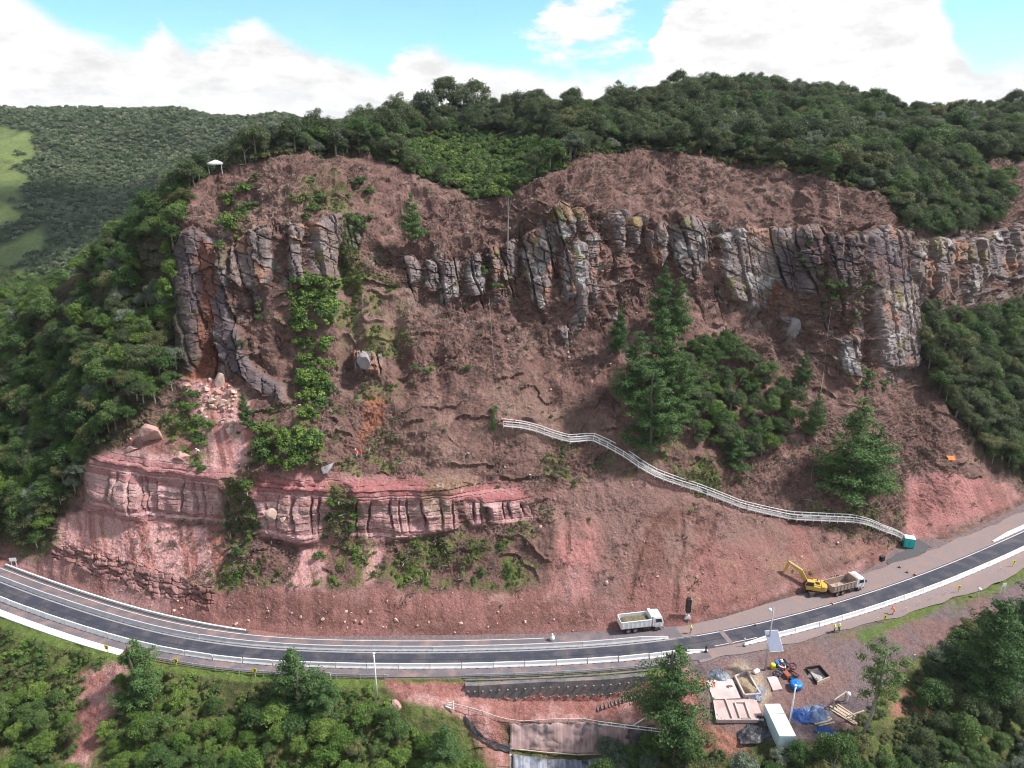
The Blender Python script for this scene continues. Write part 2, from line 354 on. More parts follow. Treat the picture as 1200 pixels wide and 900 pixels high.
ROCK_POLYS = [
 [(207,300),(216,268),(252,278),(250,330),(243,380),(232,425),(222,438),(208,430)],
 [(250,300),(268,288),(268,370),(300,430),(335,455),(335,478),(300,455),(268,430),(250,400),(246,350)],
 [(272,285),(300,268),(322,268),(318,300),(312,338),(290,340),(272,325)],
 [(338,268),(352,262),(352,332),(340,335)],
 [(358,262),(388,258),(397,280),(396,330),(380,342),(362,320)],
 [(404,262),(424,270),(422,300),(410,318),(404,300)],
 [(412,410),(446,415),(444,438),(414,436)],
 [(472,300),(486,295),(492,330),(478,336)], [(498,305),(512,312),(512,345),(500,345)], [(514,306),(536,308),(538,352),(516,356)],
 [(545,310),(562,300),(565,345),(550,350)], [(572,290),(584,286),(588,340),(576,344)], [(590,285),(605,278),(606,330),(592,332)],
 [(612,275),(640,262),(652,275),(648,330),(636,364),(622,350),(612,312)],
 [(650,240),(668,238),(674,275),(660,290),(652,270)], [(672,245),(688,242),(690,270),(676,270)],
 [(656,300),(668,290),(672,345),(662,358)], [(674,290),(684,282),(686,370),(680,392),(672,380)], [(688,275),(704,270),(702,340),(696,365),(688,340)],
 [(656,385),(668,375),(672,400),(660,404)],
 [(718,250),(732,248),(734,290),(722,292)], [(738,255),(752,252),(752,285),(742,300)], [(756,275),(778,262),(782,300),(770,316),(756,300)], [(782,262),(812,256),(832,262),(830,300),(818,325),(805,330),(795,318),(786,300)],
 [(842,275),(870,266),(925,268),(922,285),(905,330),(896,362),(882,364),(858,350),(846,325)],
 [(908,300),(930,270),(962,268),(965,300),(955,345),(930,340),(908,335)],
 [(968,272),(985,272),(985,330),(970,340)], [(990,275),(1010,268),(1008,325),(992,340),(985,320)],
 [(1012,275),(1040,265),(1058,275),(1060,320),(1070,345),(1076,395),(1072,430),(1056,432),(1035,430),(1028,395),(1022,340),(1012,330)],
 [(976,400),(1006,392),(1006,425),(998,455),(984,440)], [(916,370),(936,368),(940,388),(926,398),(918,386)],
 [(1062,285),(1125,275),(1128,305),(1100,312),(1096,345),(1082,345),(1066,325)], [(1130,285),(1165,270),(1200,262),(1330,250),(1330,300),(1210,315),(1180,330),(1150,320),(1138,345),(1128,335)],
 [(62,290),(78,282),(82,318),(66,322)], [(160,290),(190,285),(194,312),(165,318)],
]
rock = mask(ROCK_POLYS, 1, 0.8)
rock_w = blur((rock > .5).astype(np.float32), 3)
cliff_zone = sstep(3.9, 4.15, sec)*(1-sstep(5.0, 5.25, sec))*sstep(180, 230, px)
red_cliff = sstep(2.0, 2.1, sec)*(1-sstep(3.02, 3.12, sec))*sstep(92, 104, px)*(1-sstep(600, 640, px))
veg_gap = mask([[(262,560),(302,560),(306,645),(262,640)], [(390,570),(412,570),(412,645),(388,645)], [(535,585),(548,585),(552,620),(538,622)], [(562,590),(575,590),(578,620),(565,620)]], 2)
red_cliff = red_cliff*(1-veg_gap)
# bare earth and pale scree, used for relief and colour
red = np.clip(mask([[(640,575),(700,560),(760,560),(900,606),(1060,645),(1040,658),(870,712),(800,745),(560,750),(440,750),(300,750),(250,742),(245,690),(440,690),(560,694),(640,690),(655,630)], [(-10,650),(60,650),(66,640),(250,690),(250,745),(100,720),(-10,662)],
  [(1058,562),(1100,552),(1180,566),(1200,585),(1060,645)], [(232,455),(285,470),(296,520),(270,560),(245,545),(240,500)], [(110,545),(150,505),(250,520),(258,560),(110,560)]], 4), 0, 1)
pale = mask([[(68,606),(100,600),(258,616),(262,650),(250,690),(150,662),(66,638)], [(208,448),(262,440),(298,470),(300,540),(264,562),(238,545),(222,490)], [(350,640),(385,640),(375,690),(335,690)], [(430,640),(455,640),(440,690),(420,690)]], 3)
# --- relief
def cells1(a, w, seed):
    """jittered 1-D cells: id and distance to the nearest joint"""
    c = np.floor(a/w); best_l = None
    j = lambda k: (k + 0.7*(_hash(k.astype(np.int64), k.astype(np.int64)*0+seed, k.astype(np.int64)*0, seed)-0.5))*w
    k0 = np.where(a < j(c), c-1, c); k0 = np.where(a >= j(c+1), c+1, k0)
    d = np.minimum(a-j(k0), j(k0+1)-a)
    return k0, d
def h1(k, seed): 
    k = k.astype(np.int64); return _hash(k, k*0+3, k*0+7, seed)
along = X*0.96+0.25*Y
wa = along + 0.5*fbm(X/6, Y/6, Z/6, 3, seed=11) + 0.14*Z
k1, d1 = cells1(wa, 5.2, 21); k2, d2 = cells1(wa + 0.35*fbm(X, Y, Z/2.5, 2, seed=13) + .9*h1(k1, 3), 2.0, 22)
tiltk = .22+.5*(h1(np.floor(along/14.0), 15)-.25)
zb = Z + tiltk*along + 0.5*fbm(X/4, Y/4, Z/3, 3, seed=14)
k3, d3 = cells1(zb + 3*h1(k1, 5), 3.6, 23); k4, d4 = cells1(zb*1.0 + h1(k1, 9)*2, 0.8, 24)
kb, db = cells1(Z*0.9 + h1(k1, 6)*5 - along*0.35, 4.5, 27)
blocky = 2.2*(h1(k1, 31)-.5) + 0.75*(h1(k2 + 57*k3, 32)-.5) + 1.2*(h1(k1*13+kb, 34)-.5) + 0.16*(h1(k4 + 91*k1, 33)-.5)
joint = -1.3*(1-sstep(0.0, 0.30, d1)) - 0.5*(1-sstep(0, 0.16, d2)) - 0.4*(1-sstep(0, 0.14, d3)) - 0.10*(1-sstep(0, 0.1, d4))*sstep(-.2, .3, fbm(X/5, Y/5, Z/4, 2, seed=92))
rough3 = fbm(X/1.6, Y/1.6, Z/1.2, 4, seed=40)
cz = sstep(3.85, 4.1, sec)*(1-sstep(4.98, 5.08, sec))*sstep(205, 235, px)*(1-sstep(1300, 1400, px))
cz = cz*(1-mask([[(300,338),(346,336),(346,480),(338,452),(302,420)], [(398,320),(470,340),(470,360),(398,360)], [(905,336),(965,345),(970,440),(930,400),(905,372)]], 4))
cz = np.clip(cz*sstep(-.42, .18, fbm(X/7, Y/7, Z/9, 3, seed=17)+.5*rock_w), 0, 1)
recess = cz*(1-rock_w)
sheer = 1-.55*mask([[(1005,262),(1062,270),(1080,350),(1078,436),(1030,436),(1018,340)], [(842,270),(925,266),(905,332),(890,366),(856,352),(844,325)], [(206,270),(236,275),(232,430),(207,430)]], 5)
rockd = 1.9*rock_w + rock*sheer*(1.2*blocky + 1.9*joint) + 0.28*rough3*rock + recess*(-.7 + .95*blocky + 1.2*joint + .3*rough3)
# red sandstone bank: thin beds, vertical joints, ledges
zr = Z + 0.03*along + 0.25*fbm(X/7, Y/7, Z/7, 2, seed=15)
r3, e3 = cells1(zr, 0.9, 41); r1, e1 = cells1(along + 0.45*fbm(X/3, Y/3, Z/5, 3, seed=16) + 0.2*h1(r3, 77) + 1.6*fbm(X/9, Y/9, 0*Z, 2, seed=18), 2.4, 42)
midz = np.exp(-((sec-2.48)/0.30)**4)*(.65+.35*sstep(-.35, .25, fbm(X/8, Y/8, Z/6, 3, seed=19)))
redd = 1.7*(h1(r1, 43)-.5)*midz + (.5-.3*midz)*(h1(r3, 44)-.5) - midz*1.2*(1-sstep(0, .35, e1)) - (.25-.15*midz)*(1-sstep(0, .14, e3)) + 0.15*rough3
redd = 1.35*redd + 0.2*sstep(2.75, 2.9, sec) + 1.3*fbm(X/7, Y/7, Z/7, 3, seed=20)
# loose slope: hummocks, slumps, rills running down the fall line
smoothz = .45+.55*sstep(-.35, .35, fbm(X/17, Y/17, Z/17, 3, seed=58))
soil = 1.7*fbm(X/13, Y/13, Z/13, 3, seed=50) + smoothz*(0.75*fbm(X/3, Y/3, Z/2.2, 4, seed=51) + 0.36*np.abs(fbm(X/1.1, Y/1.1, Z/.9, 3, seed=52)) + .16*vnoise(X*2.6, Y*2.6, Z*2.6, 57))
rill = fbm(along/1.6, Z/22, 0*Z, 3, seed=53)
terr_z = Z + 2.6*fbm(X/9, Y/9, Z/9, 4, seed=54)
kt, dt = cells1(terr_z, 3.2, 55)
ledge = .8*(1-sstep(0, 1.2, terr_z - np.floor(terr_z/3.2)*3.2))*sstep(.0, .5, fbm(X/5, Y/5, Z/5, 3, seed=56))
gully = mask([[(400,330),(412,330),(422,420),(410,480),(398,420)], [(455,370),(470,370),(482,470),(468,485)], [(505,395),(516,395),(524,470),(510,478)], [(318,390),(332,392),(345,440),(330,442)], [(700,400),(712,400),(735,520),(722,520)], [(900,380),(912,380),(935,420),(948,470),(932,470)], [(596,345),(612,345),(640,420),(660,480),(640,480),(615,420)]], 5)
furrow = mask([[(783,598),(788,598),(760,622),(750,650),(740,700),(734,700),(745,648),(756,620)], [(836,598),(841,600),(836,640),(812,655),(796,668),(792,718),(785,718),(789,665),(808,650),(831,636)], [(796,600),(801,600),(803,640),(797,660),(793,660),(798,640)], [(655,585),(661,585),(668,612),(667,650),(662,650),(662,614)]], 1, .5)
cutb = sstep(0.0, 0.05, sec)*(1-sstep(1.0, 1.35, sec))
brz = sstep(4.95, 5.1, sec)*(1-sstep(5.8, 5.95, sec))
bare = np.clip(red+pale, 0, 1)
ledge = ledge*(1-bare)
soild = soil*(1-0.5*cutb)*(1-.55*bare) + brz*(1.2*fbm(X/6, Y/6, Z/5, 3, seed=93)-.5*np.abs(fbm(along/2.5, Z/12, 0*Z, 3, seed=94))) + 0.13*rill + ledge*(1-cutb)*(1-rock_w) - 1.5*gully - .32*furrow
# crumbling ledges of the low bank on the left
bank = mask([[(64,636),(100,645),(160,660),(215,680),(252,688),(250,712),(200,705),(150,690),(100,670),(62,650)]], 2)
kz, ez = cells1(zr*1.2 + 0.5*fbm(X/2, Y/2, Z/2, 2, seed=61), 0.8, 62); ka, ea = cells1(along + .5*rough3, 1.3, 63)
bankd = bank*(0.9*(h1(kz+31*ka, 64)-.3) - 0.3*(1-sstep(0, .2, ez)) - 0.3*(1-sstep(0, .2, ea)) + .25*rough3)
# overhang shade line under the grassy brow of the cliffs
brow = np.exp(-((sec-5.06)/0.06)**2)*sstep(200, 240, px)*(1-sstep(1060, 1100, px))
edge0 = sstep(0, 0.25, sec)
D = soild*(1-rock*.8)*(1-.75*red_cliff) + rockd + redd*red_cliff + bankd + 0.9*brow*(0.4+fbm(X/3, Y/3, Z/3, 3, seed=65))
D = D*edge0*(1-0.6*sstep(6.2, 6.6, sec))
hz = NRM.copy(); hz[..., 2] *= (1-0.75*np.clip(rock_w+red_cliff, 0, 1)); 
P = P0 + hz*D[..., None]
HG.P = P

# --- colours: the ground's own colours zone by zone
def C(*c): return np.array(c, np.float32)
def lay(col, c, m): return col*(1-m[..., None]) + c*m[..., None]
n_a = fbm(X/14, Y/14, Z/14, 4, seed=70); n_b = fbm(X/3.5, Y/3.5, Z/3.5, 4, seed=71); n_c = fbm(X/.9, Y/.9, Z/.9, 3, seed=72)
col = np.zeros(P.shape, np.float32) + C(.143, .082, .070)
col = lay(col, C(.218, .132, .112), sstep(-.1, .7, n_b)*.8)
col = lay(col, C(.075, .050, .044), sstep(.0, .55, n_c)*.7)
col = lay(col, C(.232, .152, .126), sstep(.2, .8, n_a)*.5)
moss_z = mask([[(395,290),(470,300),(480,470),(470,560),(640,600),(650,690),(440,690),(430,560),(370,560),(300,640),(280,560),(300,470),(390,420)], [(860,600),(740,540),(700,545),(640,580),(660,610)], [(930,590),(1060,580),(1050,640),(980,620)], [(640,500),(760,540),(720,620),(640,600)]], 12)
col = lay(col, C(.115, .110, .045), moss_z*sstep(-.15, .5, n_b+.25*n_c)*.8)
redc = np.zeros_like(col) + C(.225, .108, .097)
redc = lay(redc, C(.30, .168, .158), sstep(-.2, .5, n_a+.4*n_b)); redc = lay(redc, C(.165, .070, .060), sstep(.0, .6, .5*rill+.7*n_b+.4*n_c)*.5); redc = lay(redc, C(.34, .20, .18), sstep(.4, .9, n_b+.5*n_c)*.6)
redc = lay(redc, C(.17, .103, .088), mask([[(650,560),(760,562),(900,608),(1050,645),(900,690),(800,720),(700,700),(660,640)]], 8)*sstep(-.35, .45, n_a+.3*n_b)*.85)
redc = lay(redc, C(.145, .070, .058), mask([[(740,640),(752,610),(785,597),(838,598),(830,640),(790,655),(760,700),(735,700)], [(800,735),(870,705),(940,680),(1040,652),(1040,640),(940,662),(870,690),(800,715)], [(260,700),(440,705),(560,715),(700,700),(740,740),(560,744),(300,738)]], 8)*sstep(-.4, .3, n_b)*.75)
redc = lay(redc, C(.34, .150, .140), mask([[(652,625),(700,608),(705,650),(690,705),(648,692)], [(1060,566),(1100,553),(1180,568),(1190,585),(1100,620),(1062,640)]], 8)*sstep(-.5, .2, n_b)*.75)
redc = lay(redc, C(.29, .155, .118), mask([[(800,668),(880,648),(962,645),(955,668),(870,700),(806,708)], [(985,640),(1040,628),(1045,645),(990,660)]], 8)*sstep(-.4, .3, n_b)*.5)
redc = lay(redc, C(.14, .070, .058), furrow*.55)
col = col*(1-red[..., None]) + redc*red[..., None]
palec = np.zeros_like(col) + C(.44, .245, .235); palec = lay(palec, C(.31, .135, .115), sstep(0, .5, fbm(along/1.0+Z*.35, Z/14, 0*Z, 3, seed=74))); palec = lay(palec, C(.36, .27, .17), sstep(.25, .7, n_b)*.4)
col = col*(1-pale[..., None]) + palec*pale[..., None]
orange = mask([[(214,445),(228,400),(238,330),(240,285),(252,285),(251,360),(242,425),(236,450)], [(430,455),(455,470),(442,500),(422,525),(425,495)], [(905,300),(922,290),(905,360),(896,362)]], 2)
col = lay(col, C(.30, .11, .06), orange*(.55+.3*np.clip(n_b, 0, 1)))
# red sandstone beds
rc = np.zeros_like(col) + C(.40, .215, .215); hb = h1(r3, 81)
rc = lay(rc, C(.50, .31, .305), sstep(.45, .8, hb)); rc = lay(rc, C(.32, .135, .135), sstep(.55, .2, hb)*.6); rc = lay(rc, C(.36, .24, .22), midz*.5*sstep(-.2, .4, n_b)); rc = lay(rc, C(.30, .10, .10), sstep(2.78, 2.92, sec)*sstep(270, 300, px)*.6)
rc = lay(rc, C(.19, .115, .105), sstep(.0, .5, fbm(along/1.2, Z/8, Y*0, 3, seed=86))*.6*midz)
rc = lay(rc, C(.16, .12, .07), sstep(.15, .6, n_a+.5*n_b)*.75*sstep(300, 420, px))
rc = lay(rc, C(.46, .36, .33), sstep(.5, .9, n_c+.3*n_b)*.5)
col = col*(1-red_cliff[..., None]) + rc*red_cliff[..., None]
# grey sandstone of the main cliffs: pale lichen, dark water streaks, fresh orange-pink breaks
st = fbm(along/.9, Z/9, Y*0, 4, seed=82)
gk = np.zeros_like(col) + C(.205, .163, .160)
gk = lay(gk, C(.125, .100, .105), sstep(-.05, .5, st)*.7); gk = lay(gk, C(.215, .155, .130), sstep(.1, .6, fbm(X/6, Y/6, Z/5, 3, seed=87))*.7); gk = lay(gk, C(.42, .39, .385), sstep(.15, .75, n_b+.35*st)*.75)
gk = lay(gk, C(.30, .165, .120), sstep(.42, .62, fbm(X/5, Y/5, Z/7, 3, seed=83)+.5*(h1(k1*7+k3, 84)-.5))*.85); gk = lay(gk, C(.20, .185, .06), sstep(.55, .8, fbm(X/3, Y/3, Z/6, 3, seed=85))*.6)
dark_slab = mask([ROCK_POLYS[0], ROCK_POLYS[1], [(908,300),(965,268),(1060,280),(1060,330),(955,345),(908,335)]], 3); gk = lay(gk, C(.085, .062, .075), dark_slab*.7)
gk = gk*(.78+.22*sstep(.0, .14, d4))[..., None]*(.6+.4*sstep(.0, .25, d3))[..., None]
rs = sstep(.35, .65, rock)
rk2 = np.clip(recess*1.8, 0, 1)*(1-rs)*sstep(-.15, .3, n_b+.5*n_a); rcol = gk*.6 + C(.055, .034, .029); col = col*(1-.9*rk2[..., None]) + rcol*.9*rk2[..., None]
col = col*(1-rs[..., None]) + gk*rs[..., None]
scar = mask([[(232,448),(234,400),(236,330),(238,282),(254,282),(253,360),(246,420),(243,452)]], 2)
col = lay(col, C(.20, .085, .062), scar*.85)
grassy = mask([[(262,560),(302,560),(306,640),(330,685),(245,695),(255,640)], [(388,570),(412,570),(425,640),(428,690),(360,682),(372,645)], [(455,640),(600,630),(606,692),(460,688)], [(20,640),(60,560),(70,605),(66,640)], [(352,205),(400,212),(425,240),(425,330),(400,420),(395,330),(400,260),(355,240)], [(-260,560),(0,640),(40,660),(60,640),(60,600),(-260,500)],
   [(160,500),(255,460),(235,560),(190,520)], [(845,590),(760,535),(790,520),(880,560)], [(640,250),(670,240),(690,255),(670,262)]], 6)
col = lay(col, C(.085, .105, .030), grassy*sstep(-.45, .3, n_b+.4*n_c)*.85)
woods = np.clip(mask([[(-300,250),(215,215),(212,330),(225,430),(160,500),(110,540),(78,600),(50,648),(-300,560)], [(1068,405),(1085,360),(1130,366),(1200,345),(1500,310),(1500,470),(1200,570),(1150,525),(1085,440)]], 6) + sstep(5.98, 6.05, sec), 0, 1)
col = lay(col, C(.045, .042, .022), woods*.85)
rock_v = rs
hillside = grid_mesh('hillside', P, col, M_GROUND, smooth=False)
woods_mask, rockm, redm = woods, rs, red

def at(px_, py_, lift=0.0, grid=None):
    """the point of the ground that the photograph shows at a pixel"""
    gq = grid or HG
    c = int(np.argmin(np.abs(gq.px[0]-px_)))
    col_y = gq.py[:, c]; order = np.argsort(col_y)
    r = float(np.interp(py_, col_y[order], order)); r0 = int(r); r1 = min(r0+1, len(col_y)-1)
    p = gq.P[r0, c]*(1-(r-r0)) + gq.P[r1, c]*(r-r0)
    return Vector((float(p[0]), float(p[1]), float(p[2])+lift))
# ---------------------------------------------------------------- the roadside and the ground below the road
LOWEDGE = [(-260,590),(-100,668),(0,722),(50,741),(100,757),(145,768),(180,776),(250,785),(330,792),(400,795),(455,797),(545,797),(600,795),(700,790),(770,784),(800,782),(850,775),(900,768),(950,752),(1000,738),(1050,722),(1100,702),(1150,682),(1200,662),(1300,612),(1460,530)]
G1 = [(-260,602),(-100,680),(0,735),(50,753),(100,770),(145,780),(180,786),(250,795),(330,803),(400,806),(440,806),(540,800),(560,800),(600,798),(700,793),(760,789),(800,800),(830,805),(900,805),(950,800),(1000,790),(1050,770),(1100,738),(1150,705),(1200,685),(1300,640),(1460,560)]
G2 = [(-260,640),(0,790),(100,820),(250,830),(400,830),(450,822),(500,818),(560,816),(600,822),(700,822),(755,812),(790,815),(820,830),(900,845),(1000,850),(1050,805),(1100,772),(1150,745),(1200,720),(1460,600)]
G3 = [(-260,760),(0,880),(250,870),(400,862),(470,850),(530,838),(600,846),(690,843),(740,849),(800,858),(830,862),(900,872),(1000,878),(1050,850),(1100,830),(1200,800),(1460,690)]
G4 = [(-260,860),(0,960),(300,930),(480,905),(560,876),(600,880),(740,886),(780,900),(830,900),(950,910),(1050,900),(1200,880),(1460,800)]
G5 = [(-260,1150),(600,1150),(1460,1150)]
U_1 = [(-260,8),(440,8),(520,10),(548,4),(760,4),(800,2),(1050,2),(1460,4)]
U_2 = [(-260,26),(350,26),(430,14),(520,20),(552,70),(740,72),(770,40),(800,4),(1000,2),(1060,6),(1460,8)]
U_3 = [(-260,24),(400,24),(480,18),(760,20),(815,8),(1000,6),(1060,10),(1460,14)]
U_4 = [(-260,24),(420,26),(520,46),(560,60),(740,58),(790,34),(840,24),(1460,18)]
U_5 = [(-260,20),(480,22),(560,8),(740,8),(800,20),(1460,18)]
FPXs = np.concatenate([np.arange(-260, -20, 5.0), np.arange(-20, 1220, 1.5), np.arange(1220, 1461, 5.0)])
f_lines = [curve(k, FPXs) for k in (TOE, LOWEDGE, G1, G2, G3, G4, G5)]
gf = loft(FPXs, f_lines, [FPXs*0] + [curve(k, FPXs) for k in (U_1, U_2, U_3, U_4, U_5)], [16, 16, 40, 36, 40, 60])
for dy, dz in ((-15, -6), (-60, -25), (-200, -50)):
    if dy == -15: bl = gf.P[-1:].copy()
    gf.P = np.concatenate([gf.P, bl+np.array([0, dy, dz])]); gf.px = np.concatenate([gf.px, gf.px[-1:]]); gf.py = np.concatenate([gf.py, gf.py[-1:]+1]); gf.sec = np.concatenate([gf.sec, gf.sec[-1:]+.2])
FG = gf
HPsave = (px, py, X, Y, Z, wx, wy)
P0 = gf.P; X, Y, Z = P0[..., 0], P0[..., 1], P0[..., 2]; px, py, sec = gf.px, gf.py, gf.sec
wx = px + 3*fbm(X/4, Y/4, Z/4, 3, seed=103); wy = py + 3*fbm(X/4, Y/4, Z/4, 3, seed=105)
NR = grid_normals(P0)
site = mask([[(800,765),(1000,735),(1130,690),(1090,760),(1040,800),(1010,850),(960,870),(890,868),(830,855),(812,800)], [(1080,735),(1200,676),(1260,650),(1260,690),(1130,738),(1090,765)]], 4)
earth = mask([[(446,797),(560,800),(760,800),(815,770),(830,860),(800,862),(745,850),(690,846),(590,850),(600,900),(590,920),(570,890),(545,845),(520,832),(470,822)], [(755,800),(815,790),(840,850),(870,870),(850,885),(800,860)], [(95,790),(145,775),(150,790),(125,850),(105,900),(80,900),(88,850)]], 4)
ns = fbm(X/5, Y/5, Z/5, 4, seed=110); nf = fbm(X/.9, Y/.9, Z/.9, 3, seed=111)
off = sstep(1.0, 1.25, sec)
wallz = mask([[(535,790),(765,780),(765,830),(535,830)]], 4, 0)
dsp = off*(0.5*ns*(1-site*.85)*(1-.9*wallz) + .14*nf)
tracks = site*np.clip(np.sin((X*.35+Y)*2.1+1.5*ns), 0, 1)*.06
P = P0 + NR*(dsp-tracks*off)[..., None]; FG.P = P
col = np.zeros(P.shape, np.float32) + C(.055, .062, .024)
col = lay(col, C(.10, .125, .036), sstep(-.3, .4, ns)*.8); col = lay(col, C(.14, .115, .06), sstep(.2, .7, nf+.4*ns)*.5)
verge = np.clip(sstep(.98, 1.02, sec)*(1-sstep(1.9, 2.1, sec)), 0, 1); col = lay(col, C(.10, .14, .035), verge*.8)
ec = np.zeros_like(col)+C(.27, .125, .110); ec = lay(ec, C(.36, .20, .185), sstep(-.1, .5, ns)); ec = lay(ec, C(.20, .065, .05), sstep(.2, .6, nf)*.5)
col = col*(1-earth[..., None]) + ec*earth[..., None]
sc_ = np.zeros_like(col)+C(.155, .112, .116); sc_ = lay(sc_, C(.095, .075, .082), sstep(-.1, .5, ns)*.8); sc_ = lay(sc_, C(.19, .108, .095), sstep(-.25, .4, fbm(X/6, Y/6, Z/6, 3, seed=113))*.7)
col = col*(1-site[..., None]) + sc_*site[..., None]
rp = mask([[(812,852),(838,850),(880,870),(870,890),(820,880)], [(1040,815),(1090,800),(1090,840),(1045,840)]], 3); col = lay(col, C(.24, .115, .085), rp)
sand = mask([[(848,786),(868,772),(895,790),(905,815),(893,835),(880,800)]], 3); col = lay(col, C(.40, .31, .23), sand*.8)
gstrip = mask([[(1000,742),(1060,722),(1100,700),(1122,690),(1128,697),(1085,722),(1040,740),(1012,755)], [(545,796),(790,782),(790,787),(545,801)]], 1, .3); col = lay(col, C(.09, .135, .03), gstrip*.9)
flat = 1-sstep(.97, 1.0, sec); col = lay(col, C(.17, .125, .125), flat)
red_l = flat*(1-sstep(300, 420, px))*.8; col = lay(col, C(.27, .12, .095), red_l)
ground = grid_mesh('ground', P, col, M_GROUND)
px, py, X, Y, Z, wx, wy = HPsave

# ---------------------------------------------------------------- far side of the valley
VPX = np.arange(-700, 901, 4.0)
V0 = VPX*0+440; V1 = VPX*0+350; V2 = VPX*0+250
VR = curve([(-700,150),(-300,130),(0,137),(60,131),(110,129),(180,131),(250,137),(330,146),(420,150),(900,158)], VPX)
gv = loft(VPX, [V0, V1, V2, VR], [VPX*0+3, curve([(-700,10),(0,12),(900,12)], VPX), curve([(-700,19),(900,20)], VPX)], [20, 50, 70], z0=-42)
blv = gv.P[-1:].copy()
for dy, dz in ((60, 4), (250, -30), (900, -160)):
    gv.P = np.concatenate([gv.P, blv+np.array([0, dy, dz])]); gv.px = np.concatenate([gv.px, gv.px[-1:]]); gv.py = np.concatenate([gv.py, gv.py[-1:]-1]); gv.sec = np.concatenate([gv.sec, gv.sec[-1:]+.2])
VG = gv
X2, Y2, Z2 = gv.P[..., 0], gv.P[..., 1], gv.P[..., 2]
nv = fbm(X2/160, Y2/160, Z2*0, 4, seed=120)
gv.P[..., 2] += 14*nv*sstep(.2, 1.2, gv.sec); gv.P[..., 1] += 25*fbm(X2/90, Y2/90, 0*Z2, 3, seed=121)
nw = fbm(X2/25, Y2/25, 0*Z2, 3, seed=122)
vpx, vpy = gv.px+6*nw, gv.py+5*nw
past = np.zeros(vpx.shape, bool)
for p in [[(-60,150),(15,155),(42,162),(36,182),(14,200),(-60,206)], [(-60,200),(25,205),(45,215),(30,235),(-60,240)], [(-60,240),(20,238),(30,262),(-10,275),(-60,280)], [(0,282),(60,268),(58,292),(20,300),(-30,305)], [(-60,315),(40,305),(50,330),(-60,345)]]: past |= in_poly(vpx, vpy, p)
VPAST = past
vcol = np.zeros(gv.P.shape, np.float32)+C(.035, .045, .018)
vcol = lay(vcol, C(.15, .19, .06), blur(past.astype(np.float32), 1)*(.8+.2*np.clip(nw, -1, 1)))
far_hills = grid_mesh('far_hills', gv.P, vcol, ground_mat('far_hill_ground', 0.15))
# the lowland that everything stands on
bm = B(); 
for s in [((-6000, -3000, -160), (6000, -3000, -160), (6000, 9000, -160), (-6000, 9000, -160))]: bm.faces.new([bm.verts.new(v) for v in s])
tag(obj('lowland', bm, mat('lowland_cover', (.06, .075, .03), .95, .4, .01)), kind='structure')
# ---------------------------------------------------------------- vegetation
def leaf_mat(name, lo, hi, trans=0.25):
    m = bpy.data.materials.new(name); m.use_nodes = True; nt = m.node_tree; L = nt.links.new; N = nt.nodes.new
    b = nt.nodes['Principled BSDF']; b.inputs['Roughness'].default_value = 0.65; b.inputs['Specular IOR Level'].default_value = 0.25
    oi = N('ShaderNodeObjectInfo'); at = N('ShaderNodeAttribute'); at.attribute_name = 'leafv'
    r = N('ShaderNodeValToRGB'); e = r.color_ramp.elements; e[0].color = lo+(1,); e[1].color = hi+(1,)
    mid = r.color_ramp.elements.new(.5); mid.color = tuple((a+b_)*.46 for a, b_ in zip(lo, hi))+(1,)
    mm = N('ShaderNodeMath'); mm.operation = 'MULTIPLY_ADD'; L(oi.outputs['Random'], mm.inputs[0]); mm.inputs[1].default_value = 0.6
    m2 = N('ShaderNodeMath'); m2.operation = 'MULTIPLY'; L(at.outputs['Fac'], m2.inputs[0]); m2.inputs[1].default_value = 0.4; L(m2.outputs[0], mm.inputs[2])
    L(mm.outputs[0], r.inputs['Fac'])
    hs = N('ShaderNodeHueSaturation'); L(r.outputs['Color'], hs.inputs['Color'])
    v = N('ShaderNodeMapRange'); L(at.outputs['Fac'], v.inputs['Value']); v.inputs['To Min'].default_value = .75; v.inputs['To Max'].default_value = 1.35; L(v.outputs[0], hs.inputs['Value'])
    L(hs.outputs['Color'], b.inputs['Base Color'])
    tr = N('ShaderNodeBsdfTranslucent'); L(hs.outputs['Color'], tr.inputs['Color'])
    mx = N('ShaderNodeMixShader'); mx.inputs['Fac'].default_value = trans; L(b.outputs[0], mx.inputs[1]); L(tr.outputs[0], mx.inputs[2])
    L(mx.outputs[0], nt.nodes['Material Output'].inputs['Surface'])
    return m
LM = {'deep': leaf_mat('foliage_deep', (.036, .058, .026), (.125, .155, .068)),
      'mid': leaf_mat('foliage_mid', (.036, .085, .024), (.125, .185, .055)),
      'fresh': leaf_mat('foliage_fresh', (.06, .125, .022), (.19, .27, .06)),
      'silver': leaf_mat('foliage_silver', (.085, .115, .075), (.21, .24, .17)),
      'olive': leaf_mat('foliage_olive', (.07, .09, .03), (.18, .18, .075)),
      'pine': leaf_mat('foliage_pine', (.036, .085, .028), (.115, .195, .062)),
      'far_dark': leaf_mat('foliage_far_dark', (.085, .115, .06), (.20, .24, .125)),  # far tones raised: distant haze and sunlight put into the leaf colour
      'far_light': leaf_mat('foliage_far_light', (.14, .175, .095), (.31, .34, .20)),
      'dry': leaf_mat('foliage_dry', (.10, .068, .060), (.26, .18, .155), .1)}
M_BARK = mat('bark', (.13, .10, .085), .95, .35, 4, .5)
M_BARKP = mat('bark_pale', (.26, .23, .20), .95, .3, 4, .4)

